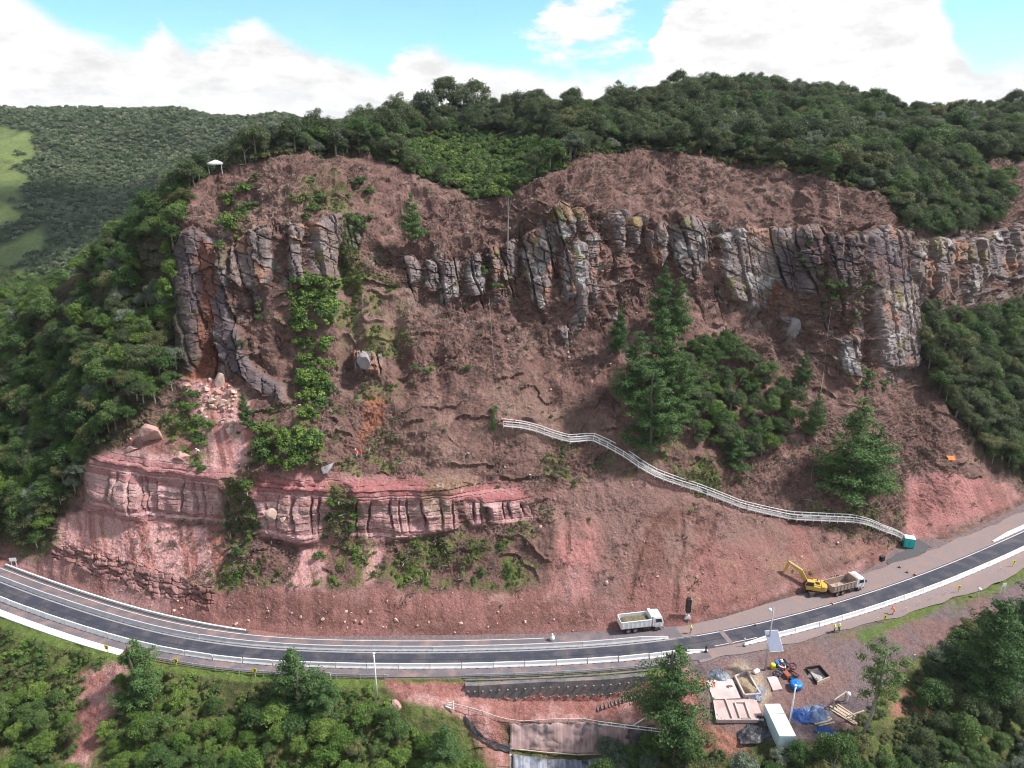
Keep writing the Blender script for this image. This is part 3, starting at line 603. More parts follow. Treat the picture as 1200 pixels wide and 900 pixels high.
def leaf_mesh(name, C_, N_, S_, V_, material, asp=.62):
    """quads (slightly folded into two triangles) at centres C_ facing N_, size S_, tint V_"""
    n = len(C_); N_ = N_/(np.linalg.norm(N_, axis=1, keepdims=True)+1e-9)
    a = np.cross(N_, RNG.normal(size=(n, 3))); a /= np.linalg.norm(a, axis=1, keepdims=True)+1e-9
    b = np.cross(N_, a); S = S_[:, None]
    fold = N_*S*RNG.uniform(-.35, .1, (n, 1))
    V = np.stack([C_-a*S, C_+b*S*asp+fold, C_+a*S, C_-b*S*asp+fold], 1).reshape(-1, 3)
    F = np.arange(4*n).reshape(n, 4)
    me = mesh_from_arrays(name, V, F, False)
    at_ = me.attributes.new('leafv', 'FLOAT', 'FACE'); at_.data.foreach_set('value', V_.astype(np.float32))
    me.materials.append(material); return me
def rand_dir(n):
    v = RNG.normal(size=(n, 3)); return v/np.linalg.norm(v, axis=1, keepdims=True)
def broad_crown(name, tone, n=1600, R=3.2, hgt=1.0, base=2.6, leaf=.30, lobes=13, seed=0, open_=0.0):
    """uneven crown of separate leaf clumps scattered through a dome; clumps stand apart so that gaps show between them"""
    Cs, Ns, Ss, Vs = [], [], [], []
    sk = RNG.normal(0, .12, 2)
    for k in range(lobes):
        d0 = rand_dir(1)[0]; d0[2] = abs(d0[2])*1.1-.25; q = RNG.uniform(.35, 1.0)**.6
        c = np.array([d0[0]*R*.8*q+sk[0]*R, d0[1]*R*.8*q+sk[1]*R, base+R*hgt*(.75+d0[2]*q)])
        lr = R*RNG.uniform(.17, .40); m = int(n/lobes*(lr/R/.28)**1.6)
        d = rand_dir(m); d[:, 2] = np.where(d[:, 2] < -.45, -d[:, 2], d[:, 2])
        rad = lr*RNG.uniform(.35, 1.12, (m, 1))
        p = c + d*rad*np.array([1.2, 1.2, .8]) + RNG.normal(0, .10, (m, 3))
        Cs.append(p); Ns.append(d*.8+np.array([0, 0, .45])+RNG.normal(size=(m, 3))*.6); Ss.append(leaf*RNG.uniform(.5, 1.4, m))
        Vs.append(np.clip(RNG.normal(.5+RNG.uniform(-.25, .25), .25, m), 0, 1))
    return leaf_mesh(name, np.concatenate(Cs), np.concatenate(Ns), np.concatenate(Ss), np.concatenate(Vs), LM[tone])
def pine_crown(name, tone, n=1900, h=11.0, R=2.4, base=1.6, leaf=.26):
    """tiers of separate boughs, each a ragged plume of needle tufts; boughs differ in length so that the outline is uneven"""
    Cs, Ns, Ss, Vs = [], [], [], []; z = base; lean = RNG.normal(0, .035, 2); boughs = []
    while z < h:
        t = (z-base)/(h-base); r = R*(1-t**1.4)**.8+.15
        for b in range(RNG.integers(3, 6)): boughs.append((z+RNG.uniform(-.25, .25), RNG.uniform(0, 2*math.pi), r*RNG.choice([.5, .8, 1.0, 1.2], p=[.2, .3, .35, .15])*RNG.uniform(.85, 1.1), t))
        z += RNG.uniform(.4, .8)
    tot = sum(q[2]**1.3 for q in boughs)
    for z, a, rl, t in boughs:
        m = max(10, int(n*rl**1.3/tot)); nt = max(2, int(rl*2.2)); k = RNG.integers(0, nt, m); u = (k+.6)/nt; u = u**.7
        off = RNG.normal(0, 1, (m, 3))*np.array([.24, .24, .13])*(.55+.28*rl)
        side = RNG.uniform(-.28, .28, nt)[k]*rl*u
        p = np.stack([np.cos(a)*rl*u-np.sin(a)*side, np.sin(a)*rl*u+np.cos(a)*side, z+.22*rl*u*u+.1*rl*u], 1)+off
        p[:, 0] += lean[0]*p[:, 2]; p[:, 1] += lean[1]*p[:, 2]
        Cs.append(p); Ns.append(off*2.0+np.array([.3*math.cos(a), .3*math.sin(a), .55])+RNG.normal(size=(m, 3))*.55); Ss.append(leaf*RNG.uniform(.5, 1.35, m)); Vs.append(np.clip(RNG.normal(.45+RNG.uniform(-.2, .25), .22, m), 0, 1))
    return leaf_mesh(name, np.concatenate(Cs), np.concatenate(Ns), np.concatenate(Ss), np.concatenate(Vs), LM[tone], .45)
def shrub_mesh(name, tone, n=420, R=1.2, leaf=.22):
    Cs, Ns, Ss, Vs = [], [], [], []
    for k in range(9):
        a = RNG.uniform(0, 6.28); q = RNG.uniform(0, .95)*R; c = np.array([q*math.cos(a), q*math.sin(a), R*RNG.uniform(.15, .9)*(1.1-.6*q/R)]); m = n//9
        d = rand_dir(m); d[:, 2] = np.abs(d[:, 2])*1.0-.1
        Cs.append(c+d*R*RNG.uniform(.25, .5)*RNG.uniform(.3, 1.15, (m, 1))); Ns.append(d+np.array([0, 0, .6])+RNG.normal(size=(m, 3))*.5); Ss.append(leaf*RNG.uniform(.5, 1.3, m)); Vs.append(np.clip(RNG.normal(.5, .25, m), 0, 1))
    return leaf_mesh(name, np.concatenate(Cs), np.concatenate(Ns), np.concatenate(Ss), np.concatenate(Vs), LM[tone])
def trunk_mesh(name, h, r, limbs, material, spread=1.8):
    bm = B(); rr = random.Random(hash(name) % 999)
    bend = rr.uniform(-.3, .3)
    pts = [(0, 0, -.6), (bend*.3, 0, h*.35), (bend, bend*.5, h*.7), (bend*1.1, bend*.4, h)]
    add_tube(bm, pts, [r*1.25, r, r*.7, r*.35], 6)
    for k in range(limbs):
        a = 6.28*k/limbs + rr.uniform(-.4, .4); z0 = h*rr.uniform(.45, .75)
        add_tube(bm, [(bend*z0/h, 0, z0), (spread*.5*math.cos(a), spread*.5*math.sin(a), z0+h*.14), (spread*math.cos(a), spread*math.sin(a), z0+h*.30)], [r*.5, r*.32, r*.12], 5)
    bmesh.ops.recalc_face_normals(bm, faces=bm.faces)
    me = bpy.data.meshes.new(name); bm.to_mesh(me); bm.free(); me.materials.append(material); return me

CROWNS = {}
for tone, k in (('deep', 4), ('mid', 4), ('fresh', 3), ('silver', 2), ('olive', 2)):
    CROWNS[tone] = []
    for i in range(k):
        hg = RNG.uniform(.75, 1.15)
        CROWNS[tone].append(broad_crown('crown_leaves', tone, 5200, RNG.uniform(2.6, 3.5), hg, RNG.uniform(.7, 1.5), .14, int(RNG.integers(18, 28))))
TRUNKS = [trunk_mesh('trunk_wood', 3.6+.4*i, .17+.02*i, 5, M_BARK if i % 2 else M_BARKP) for i in range(3)]
PINES = [pine_crown('pine_needles', 'pine', 15000, 10.5+i, 2.7+.3*i, 0.8, .135) for i in range(3)]
BIGPINES = [pine_crown('big_pine_needles', 'pine', 30000, 18.0+i, 5.0, 1.5, .16) for i in range(2)]
BIGTRUNK = trunk_mesh('big_pine_wood', 17.0, .32, 0, M_BARK)
PTRUNKS = [trunk_mesh('pine_wood', 10.2+i, .18, 0, M_BARK) for i in range(3)]
SHRUBS = {t: [shrub_mesh('shrub_leaves', t, 900, 1.15, .12) for _ in range(4)] for t in ('mid', 'fresh', 'olive', 'dry', 'deep')}
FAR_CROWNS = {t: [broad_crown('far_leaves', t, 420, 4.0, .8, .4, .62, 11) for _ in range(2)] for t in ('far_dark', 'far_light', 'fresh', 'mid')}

def plant_tree(p, tone, s, label, group, name='broadleaf_tree', cat='tree', hs=1.0):
    t = thing(name, label, cat, p, random.uniform(0, 6.28), group); t.scale = (s, s, s*hs)
    link('trunk', random.choice(TRUNKS), None, t); link('crown', random.choice(CROWNS[tone]), None, t); return t
def plant_pine(p, s, label, group=None, k=None, rad=1.0):
    k = random.randrange(3) if k is None else k
    t = thing('pine_tree', label, 'tree', p, random.uniform(0, 6.28), group); t.scale = (s*rad, s*rad, s)
    link('trunk', PTRUNKS[k], None, t); link('crown', PINES[k], None, t); return t
def plant_shrub(p, tone, s, label, group, hs=1.0):
    o = link('shrub', random.choice(SHRUBS[tone]), None, None, p, (0, 0, random.uniform(0, 6.28))); o.scale = (s, s, s*hs)
    return tag(o, label, 'shrub', group)

# points scattered over the ground by true area
def scatter(grid, weight, n, rmin=0.0, cell=None):
    Pg = grid.P; a = np.linalg.norm(np.cross(Pg[1:, :-1]-Pg[:-1, :-1], Pg[:-1, 1:]-Pg[:-1, :-1]), axis=-1)
    w = (a*weight[:-1, :-1]).ravel(); w = np.maximum(w, 0)
    if w.sum() <= 0: return np.zeros((0, 3)), np.zeros((0, 2), int)
    idx = RNG.choice(len(w), size=n, p=w/w.sum()); r, c = np.unravel_index(idx, a.shape)
    u, v = RNG.uniform(0, 1, n)[:, None], RNG.uniform(0, 1, n)[:, None]
    p = Pg[r, c]*(1-u)*(1-v) + Pg[r+1, c]*v*(1-u) + Pg[r, c+1]*u*(1-v) + Pg[r+1, c+1]*u*v
    if rmin > 0:
        keep = []; grid_h = {}
        for i in range(n):
            key = (int(p[i, 0]//rmin), int(p[i, 1]//rmin), int(p[i, 2]//rmin)); ok = True
            for dx in (-1, 0, 1):
                for dy in (-1, 0, 1):
                    for dz in (-1, 0, 1):
                        for j in grid_h.get((key[0]+dx, key[1]+dy, key[2]+dz), ()):
                            if np.sum((p[i]-p[j])**2) < rmin*rmin: ok = False; break
            if ok: grid_h.setdefault(key, []).append(i); keep.append(i)
        p, r, c = p[keep], r[keep], c[keep]
    return p, np.stack([r, c], 1)
def gmask(grid, polys, soft=1):
    m = np.zeros(grid.px.shape, bool)
    for q in polys: m |= in_poly(grid.px, grid.py, q)
    return blur(m.astype(np.float32), soft)

# wood or undergrowth too numerous to count: one object whose points carry copies of the plants
def stuff_plants(name, pts, scl, protos, label, cat=None, hs=None):
    col_ = bpy.data.collections.new(name+'_kinds')
    for i, me in enumerate(protos):
        o = bpy.data.objects.new(f'{name}_kind', me); col_.objects.link(o)
    me = bpy.data.meshes.new(name); me.vertices.add(len(pts)); me.vertices.foreach_set('co', np.asarray(pts, np.float32).ravel())
    def attr(n_, t, v, f): a = me.attributes.new(n_, t, 'POINT'); a.data.foreach_set(f, v.ravel())
    rot = np.zeros((len(pts), 3), np.float32); rot[:, 2] = RNG.uniform(0, 6.28, len(pts)); rot[:, :2] = RNG.normal(0, .07, (len(pts), 2))
    sc3 = np.stack([scl, scl, scl*(RNG.uniform(.8, 1.25, len(pts)) if hs is None else hs)], 1).astype(np.float32)
    attr('rot', 'FLOAT_VECTOR', rot, 'vector'); attr('scl', 'FLOAT_VECTOR', sc3, 'vector'); attr('pick', 'INT', RNG.integers(0, len(protos), len(pts)).astype(np.int32), 'value')
    o = link(name, me); tag(o, label, cat, None, 'stuff')
    ng = bpy.data.node_groups.new(name+'_grow', 'GeometryNodeTree')
    ng.interface.new_socket('Geometry', in_out='INPUT', socket_type='NodeSocketGeometry'); ng.interface.new_socket('Geometry', in_out='OUTPUT', socket_type='NodeSocketGeometry')
    N = ng.nodes.new; L = ng.links.new
    gi, go = N('NodeGroupInput'), N('NodeGroupOutput'); mp = N('GeometryNodeMeshToPoints'); ip = N('GeometryNodeInstanceOnPoints'); ci = N('GeometryNodeCollectionInfo')
    ci.inputs['Collection'].default_value = col_; ci.inputs['Separate Children'].default_value = True; ci.inputs['Reset Children'].default_value = True
    def na(nm, t): a = N('GeometryNodeInputNamedAttribute'); a.data_type = t; a.inputs['Name'].default_value = nm; return a.outputs['Attribute']
    L(gi.outputs[0], mp.inputs[0]); L(mp.outputs[0], ip.inputs['Points']); L(ci.outputs[0], ip.inputs['Instance']); ip.inputs['Pick Instance'].default_value = True
    L(na('pick', 'INT'), ip.inputs['Instance Index'])
    e2r = N('FunctionNodeEulerToRotation'); L(na('rot', 'FLOAT_VECTOR'), e2r.inputs[0]); L(e2r.outputs[0], ip.inputs['Rotation'])
    L(na('scl', 'FLOAT_VECTOR'), ip.inputs['Scale']); L(ip.outputs[0], go.inputs[0])
    md = o.modifiers.new('grow', 'NODES'); md.node_group = ng
    return o
def protos_of(*tones, src=None):
    r = []
    for t in tones: r += (src or CROWNS)[t]
    return r

# --- the woods
NO_ROCK = (1-np.clip(rockm+red_cliff, 0, 1))*(1-gmask(HG, [[(158,290),(196,285),(202,352),(160,352)], [(56,300),(86,295),(92,368),(58,368)]], 0))
ZL = gmask(HG, [[(-260,335),(0,405),(60,335),(120,305),(160,270),(200,240),(222,222),(214,262),(205,300),(206,430),(215,452),(160,492),(112,535),(78,590),(48,645),(0,640),(-260,500)]])*NO_ROCK
ZR = gmask(HG, [[(1070,400),(1085,372),(1130,388),(1200,368),(1460,330),(1460,465),(1200,565),(1165,540),(1130,500),(1085,440)], ])*NO_ROCK
ZRT = gmask(HG, [[(1040,205),(1056,268),(1110,282),(1175,262),(1180,225),(1130,196),(1080,205)]])
ZP = sstep(5.985, 6.02, HG.sec)*(HG.sec < 7.3)*(HG.px > 190)*(1-gmask(HG, [[(236,188),(278,186),(280,216),(236,222)]], 0))
ZP2 = ZP*(1-gmask(HG, [[(455,190),(480,165),(640,160),(665,180),(600,240),(560,240)]]))
ZSL = gmask(HG, [[(795,420),(850,400),(905,440),(930,480),(936,512),(915,530),(868,548),(800,520),(780,470)]])
F_LEFT = gmask(FG, [[(0,800),(60,815),(90,840),(90,960),(-260,960),(-260,800)], [(140,800),(190,825),(300,842),(420,842),(470,858),(545,900),(560,960),(120,960),(125,860)]])
F_RIGHT = gmask(FG, [[(1120,745),(1200,715),(1400,660),(1400,960),(1020,960),(1050,900),(1100,850),(1075,800)], [(700,890),(780,885),(860,898),(1000,885),(1050,900),(1050,970),(690,970)]])
TONE_WORD = {'deep': 'dark green', 'mid': 'mid-green', 'fresh': 'bright green', 'silver': 'silvery', 'olive': 'olive-green'}
def woods_zone(name, grid, w, n_try, rmin, n_ind, tones, smin, smax, label, stuff_label, group, clump=None):
    p, rc_ = scatter(grid, w, n_try, rmin)
    d = np.linalg.norm(p-np.array([0, 0, H_CAM]), axis=1)
    vis = (grid.px[rc_[:, 0], rc_[:, 1]] > -20) & (grid.px[rc_[:, 0], rc_[:, 1]] < 1220) & (grid.py[rc_[:, 0], rc_[:, 1]] < 940)
    order = np.argsort(np.where(vis, d, d+1000))
    ind, rest = order[:n_ind], order[n_ind:]
    tl, tw = zip(*tones)
    pys = grid.py[rc_[:, 0], rc_[:, 1]]; pxs = grid.px[rc_[:, 0], rc_[:, 1]]
    qy = np.quantile(pys[ind], [.33, .67]); qx = np.quantile(pxs[ind], [.33, .67])
    for i in ind:
        tn, sz = random.choices(tl, tw)[0], random.uniform(smin, smax)
        big = 'large ' if sz > smin+.72*(smax-smin) else 'small ' if sz < smin+.28*(smax-smin) else ''
        hh = 'upper' if pys[i] < qy[0] else 'lower' if pys[i] > qy[1] else 'middle'; ww = 'left' if pxs[i] < qx[0] else 'right' if pxs[i] > qx[1] else 'central'
        plant_tree(Vector(p[i])-Vector((0, 0, .15)), tn, sz, f'{big}{TONE_WORD[tn]} tree, {hh} {ww} part of the {label}', group, hs=random.uniform(.85, 1.25))
    if len(rest):
        pr = []
        for t, k in tones: pr += CROWNS[t]*max(1, int(k))
        stuff_plants(name, p[rest]-np.array([0, 0, .3]), (smin+(smax-smin)*RNG.beta(1.3, 2.4, len(rest))*1.25), pr, stuff_label, 'trees')
    print('woods', name, len(ind), len(rest))
woods_zone('left_forest', HG, ZL, 9000, 2.05, 95, [('mid', 3), ('fresh', 2), ('deep', 1), ('silver', 1), ('olive', 1)], .62, 1.1, 'forest left of the red cliff', 'dense green forest covering the steep slope at the left edge', 'forest trees left of the red cliff')
woods_zone('right_forest', HG, ZR+ZRT, 6000, 2.3, 55, [('deep', 3), ('mid', 2), ('olive', 1)], .65, 1.15, 'forest right of the rock tower', 'dark forest on the slope at the right edge', 'forest trees right of the cliffs')
woods_zone('plateau_forest', HG, ZP2, 16000, 2.6, 60, [('deep', 4), ('mid', 1), ('silver', 1), ('olive', 1)], .55, 1.45, 'plateau forest front', 'dark forest covering the plateau and the hill behind the cliffs', 'front trees of the plateau forest')
woods_zone('slope_thicket', HG, ZSL, 700, 2.2, 40, [('mid', 3), ('deep', 2), ('fresh', 1)], .5, .85, 'thicket beside the slope pines', 'green thicket on the cleared slope', 'thicket trees on the cleared slope')
woods_zone('lower_left_wood', FG, F_LEFT, 1500, 2.6, 28, [('mid', 2), ('fresh', 3), ('olive', 1)], .45, .85, 'wood below the road', 'bushy green wood below the road at lower left', 'trees below the road at lower left')
woods_zone('lower_right_wood', FG, F_RIGHT, 1500, 2.6, 24, [('deep', 2), ('mid', 2), ('olive', 2), ('silver', 1)], .45, .95, 'wood below the work site', 'dark bushy wood below the work site at lower right', 'trees below the work site at lower right')
# far side of the valley
wv = (~VPAST)*1.0*(VG.sec < 3.25)*(VG.sec > .5)
p, rc_ = scatter(VG, wv, 60000, 3.7)
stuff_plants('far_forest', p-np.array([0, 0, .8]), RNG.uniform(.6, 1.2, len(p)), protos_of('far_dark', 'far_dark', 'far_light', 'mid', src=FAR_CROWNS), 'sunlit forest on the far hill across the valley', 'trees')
# tall thin-crowned trees on the skyline
for i, (x, y, s) in enumerate([(470,158,1.5),(500,150,2.0),(528,144,2.3),(545,143,2.1),(560,142,1.9),(612,142,1.7),(632,144,1.5),(930,118,1.3),(1188,142,1.5)]):
    q = at(x, y); t = plant_tree(q, 'silver' if i % 2 else 'deep', s, f"tall thin-crowned tree above the skyline, {['leftmost', 'second from left', 'third from left', 'fourth from left', 'fifth from left', 'sixth from left', 'seventh from left', 'on the right summit', 'nearest the right edge'][i]}", 'tall skyline trees', hs=1.25)
# bright shrubs in the notch between the two cleared brows
ZV = gmask(HG, [[(455,192),(480,168),(560,160),(650,172),(668,186),(640,202),(612,228),(580,238),(545,228),(500,210)]])
p, rc_ = scatter(HG, ZV*(HG.sec > 5.9), 900, 1.7)
for i in range(len(p)):
    if i < 24: plant_shrub(p[i], random.choice(['fresh', 'mid', 'mid']), random.uniform(1.3, 2.3), f"leafy green shrub in the {'left' if p[i][0] < -12 else 'right' if p[i][0] > 4 else 'middle'} {'front' if p[i][2] < np.median(p[:, 2]) else 'back'} of the notch between the cleared brows", 'shrubs in the notch of the plateau edge')
if len(p) > 24: stuff_plants('notch_undergrowth', p[24:], RNG.uniform(1.2, 2.2, len(p)-24), SHRUBS['fresh']+SHRUBS['mid']*2, 'green undergrowth filling the notch at the plateau edge', 'undergrowth')
# green strips and patches on the cleared slope
STRIPS = [('shrub in the long green strip down the cleared slope', 'shrubs of the long green strip', [[(346,330),(394,335),(388,420),(376,500),(346,505),(345,420)], [(300,505),(368,492),(374,540),(345,556),(302,552)]], 104, 1.2, 2.3, ('fresh', 'mid', 'fresh')),
 ('shrub in the green band above the left cliff buttress', 'shrubs above the left buttress', [[(262,222),(300,215),(290,250),(275,290),(256,300),(258,260)], [(340,236),(372,228),(382,250),(345,265)]], 46, .9, 1.9, ('mid', 'fresh', 'olive')),
 ('shrub clinging to the ledges between the cliff columns', 'shrubs on the cliff ledges', [[(400,215),(430,215),(436,300),(408,310)], [(300,330),(320,335),(300,400),(285,410)], [(965,330),(1020,330),(1005,390),(965,400)], [(1000,420),(1030,430),(1050,470),(1000,470)], [(930,280),(960,290),(960,330),(940,340)]], 60, .8, 1.7, ('mid', 'olive', 'deep')),
 ('shrub on the grassy bank under the red sandstone cliff', 'shrubs under the red cliff', [[(262,565),(300,565),(305,640),(330,680),(248,690)], [(390,572),(412,572),(425,680),(362,680)], [(460,645),(600,640),(600,685),(462,685)]], 40, .5, 1.2, ('fresh', 'mid', 'olive')),
 ('shrub among the fallen blocks above the red cliff', 'shrubs above the red cliff', [[(168,490),(250,462),(240,560),(205,520)], [(215,445),(240,450),(235,470),(200,480)]], 24, .7, 1.4, ('fresh', 'mid')),
 ('shrub alone on the brown slope', 'single shrubs on the brown slope', [[(540,430),(556,430),(554,470),(542,472)], [(576,482),(583,482),(583,505),(576,505)], [(485,425),(505,420),(505,445),(485,450)], [(560,300),(572,300),(590,345),(570,350)]], 12, .6, 1.2, ('fresh', 'mid'))]
for label, grp, polys, n, a, b, tones in STRIPS:
    p, rq = scatter(HG, gmask(HG, polys, 0), n); yq = HG.py[rq[:, 0], rq[:, 1]]; xq = HG.px[rq[:, 0], rq[:, 1]]; cy_, cx_ = np.quantile(yq, [.25, .5, .75]), np.median(xq)
    for q, y_, x_ in zip(p, yq, xq):
        tn, sz = random.choice(tones), random.uniform(a, b)
        plant_shrub(q, tn, sz, f"{'large' if sz > (a+b)/2 else 'small'} {TONE_WORD[tn]} {label}, {('top', 'upper', 'lower', 'bottom')[int(np.searchsorted(cy_, y_))]} {'left' if x_ < cx_ else 'right'}", grp, random.uniform(.8, 1.3))
# --- pines standing alone or in the cluster on the slope: (base pixel, height in photo pixels, label)
def ph(p, hpx):                                         # metres for a height given in photo pixels at that distance
    dist = math.sqrt(p.x**2+p.y**2+(H_CAM-p.z)**2); return hpx*dist/FPX/0.93
for x, y, h, rad, lab in [(762,530,98,1.15,'large dark pine at the foot of the cluster above the stairway'),(743,480,78,1.25,'bushy pine leaning out left in the slope cluster'),(773,455,95,.95,'tall pine in the middle of the slope cluster'),(772,392,80,.9,'slender pine at the top of the slope cluster'),(790,400,75,.85,'pine at the top right of the slope cluster'),(722,418,62,.75,'single slim pine left of the slope cluster'),(792,500,75,1.0,'pine at the right foot of the slope cluster'),
   (998,580,95,1.25,'pine alone on the bare slope above the portable toilet'),(1016,578,70,1.2,'shorter pine beside the lone pine above the toilet'),(943,456,48,.8,'small pine under the hanging rope'),(951,512,52,.8,'small pine below the hanging rope on bare soil'),(292,502,44,.85,'small dark pine beside the pink rubble chute'),(484,290,58,.9,'single pine on the cleared brow left of the notch'),(867,549,50,1.2,'low pine at the foot of the thicket'),(578,506,26,.5,'tiny pine sapling at the upper end of the stairway')]:
    q = at(x, y); hm = ph(q, h); plant_pine(q-Vector((0, 0, .2)), hm/11.5, lab, rad=rad)
for x, y, h, rad, lab in [(165,818,56,1.3,'pine beside the bare earth track below the road'),(352,832,62,1.5,'tall pine reaching up to the road edge at lower left'),(388,838,46,1.4,'dense pine right of the tall roadside pine'),(520,905,50,1.3,'bluish pine beside the black sheet'),(782,858,84,1.4,'pine between the pit and the concrete slabs'),]:
    q = at(x, y, grid=FG); hm = ph(q, h)*1.1; plant_pine(q-Vector((0, 0, .3)), hm/11.5, lab, rad=rad)
for i, (x, y, h, rad, lab) in enumerate([(1150,812,92,1.25,'large dark pine at the right edge below the road'),(1205,800,95,1.2,'second large pine cut by the right edge of the picture')]):
    q = at(x, y, grid=FG); hm = ph(q, h)*1.1; t = thing('pine_tree', lab, 'tree', q-Vector((0, 0, .3)), i*2.0); t.scale = (hm/19*rad, hm/19*rad, hm/19); link('trunk', BIGTRUNK, None, t); link('crown', BIGPINES[i], None, t)
# bare-stemmed pine in the notch of the cliffs
q = at(595, 292); t = thing('tall_pine', 'bare-stemmed pine with a small crown in the cliff notch', 'tree', q)
hm = ph(q, 62); link('trunk', trunk_mesh('notch_pine_wood', hm, .16, 3, M_BARKP, 1.0), None, t); c = link('crown', random.choice(CROWNS['fresh']), None, t); c.scale = (.42, .42, .5); c.location = (0, 0, hm-3.0)
# leaning thin tree above the timber stack
q = at(1008, 866, grid=FG); t = thing('leaning_tree', 'thin leaning tree with sparse crown beside the timber stack', 'tree', q)
bm = B(); top = Vector((3.2, 2.4, 14.5)); add_tube(bm, [(0, 0, -.5), (1.6, .8, 4.0), (2.3, 1.6, 8.0), (2.8, 2.2, 12.5), top], [.28, .24, .2, .14, .05], 8)
for k in range(9):
    z = 6.5+k*.9; a = k*2.4; c0 = Vector((2.0+z*.06, 1.2+z*.07, z)); add_tube(bm, [c0, c0+Vector((1.1*math.cos(a), 1.1*math.sin(a), .5)), c0+Vector((2.4*math.cos(a), 2.4*math.sin(a), .9))], [.08, .05, .02], 5)
obj('trunk', bm, M_BARKP, t, True)
Cs, Ns = [], []
for k in range(34):
    z = 5.6+k*.27; a = k*2.4; c0 = Vector((2.0+z*.06, 1.2+z*.07, z)); d_ = RNG.uniform(.5, 3.0); cc = np.array(c0)+np.array([d_*math.cos(a), d_*math.sin(a), .8]); m = 150
    dd = rand_dir(m); Cs.append(cc+dd*RNG.uniform(.2, 1.2, (m, 1))*np.array([1.1, 1.1, .6])); Ns.append(dd+np.array([0, 0, .7]))
Cs, Ns = np.concatenate(Cs), np.concatenate(Ns)
link('crown', leaf_mesh('leaning_leaves', Cs, Ns, .15*RNG.uniform(.6, 1.4, len(Cs)), RNG.uniform(.2, 1, len(Cs)), LM['mid']), None, t)
# undergrowth below the road: grass tussocks and low bush
p, _ = scatter(FG, (gmask(FG, [[(-260,700),(0,738),(150,785),(440,808),(470,850),(560,900),(560,1000),(-260,1000)]])-gmask(FG, [[(100,790),(148,776),(150,800),(128,850),(110,910),(82,910),(92,850)]])).clip(0, 1), 2600)
stuff_plants('lower_left_undergrowth', p, RNG.uniform(.35, 1.0, len(p)), SHRUBS['fresh']+SHRUBS['mid']+SHRUBS['olive'], 'grass and low bushes on the bank below the road at left', 'undergrowth')
p, _ = scatter(FG, gmask(FG, [[(1125,740),(1200,712),(1460,640),(1460,1000),(690,1000),(700,885),(790,872),(860,885),(980,880),(1040,860),(1060,820),(1085,790)], [(985,850),(1030,830),(1030,880),(980,880)]]), 2200)
stuff_plants('lower_right_undergrowth', p, RNG.uniform(.4, 1.1, len(p)), SHRUBS['deep']+SHRUBS['mid']+SHRUBS['olive'], 'low bush around the work site at lower right', 'undergrowth')
# dry cut brush strewn over the cleared slope
def brush_mesh(name, n, R):
    Cs = RNG.normal(0, R*.45, (n, 3)); Cs[:, 2] = np.abs(Cs[:, 2])*.35
    return leaf_mesh(name, Cs, RNG.normal(size=(n, 3))+np.array([0, 0, .4]), .30*RNG.uniform(.3, 1.5, n), RNG.uniform(0, 1, n), LM['dry'], .17)
BR = [brush_mesh('cut_brush', 34, .9) for _ in range(3)]
wb = ((1-np.clip(woods_mask+redm*.85+rockm*.8+red_cliff, 0, 1))*(HG.sec < 6.02)*(HG.sec > .3)*(HG.px > 150)*(HG.px < 1260)).clip(0, 1)*(.35+.65*sstep(-.2, .4, n_b))
p, _ = scatter(HG, wb*smoothz**2, 6000)
stuff_plants('cut_brush', p, RNG.uniform(.5, 1.5, len(p)), BR, 'dry cut brush strewn over the cleared brown slope', 'brush')
p, _ = scatter(HG, wb*(moss_z*.9+grassy+.06)*sstep(-.2, .4, n_b), 1500)
stuff_plants('slope_weeds', p, RNG.uniform(.18, .55, len(p)), SHRUBS['olive']+SHRUBS['fresh']+SHRUBS['mid'], 'scattered green weeds on the cleared slope', 'weeds')

wu = sstep(5.97, 6.0, HG.sec)*(1-sstep(6.25, 6.5, HG.sec))*(HG.px > 190)
p, _ = scatter(HG, wu, 1500)
stuff_plants('plateau_undergrowth', p, RNG.uniform(.6, 1.6, len(p)), SHRUBS['deep']+SHRUBS['mid']+SHRUBS['olive'], 'undergrowth along the edge of the plateau forest', 'undergrowth')
p, _ = scatter(HG, np.clip(ZL+ZR+ZRT, 0, 1), 2600)
stuff_plants('forest_undergrowth', p, RNG.uniform(.7, 1.7, len(p)), SHRUBS['deep']+SHRUBS['mid']*2+SHRUBS['olive'], 'undergrowth beneath the forest on both flanks', 'undergrowth')
# ---------------------------------------------------------------- road
def spline(P_, n):
    """natural cubic through points, resampled evenly by length"""
    P_ = np.array(P_, float); t = np.r_[0, np.cumsum(np.linalg.norm(np.diff(P_, axis=0), axis=1))]
    k = len(t); h = np.diff(t); A = np.eye(k); R = np.zeros((k, P_.shape[1]))
    for i in range(1, k-1):
        A[i, i-1:i+2] = h[i-1], 2*(h[i-1]+h[i]), h[i]; R[i] = 6*((P_[i+1]-P_[i])/h[i]-(P_[i]-P_[i-1])/h[i-1])
    M2 = np.linalg.solve(A, R); s = np.linspace(0, t[-1], 3000); j = np.clip(np.searchsorted(t, s)-1, 0, k-2); H_ = h[j][:, None]
    a, b = (t[j+1]-s)[:, None], (s-t[j])[:, None]
    Q = M2[j]*a**3/(6*H_)+M2[j+1]*b**3/(6*H_)+(P_[j]/H_-M2[j]*H_/6)*a+(P_[j+1]/H_-M2[j+1]*H_/6)*b
    l = np.r_[0, np.cumsum(np.linalg.norm(np.diff(Q, axis=0), axis=1))]; u = np.linspace(0, l[-1], n)
    return np.stack([np.interp(u, l, Q[:, i]) for i in range(Q.shape[1])], 1), l[-1]
ref_px = [(-200,596),(-100,641),(0,683),(100,718.5),(200,745.5),(300,760),(400,765),(600,764),(780,751),(900,728.5),(1000,701),(1100,666),(1200,623),(1300,578),(1420,520)]
ref = [tuple(on_plane(a, b))[:2] for a, b in ref_px]
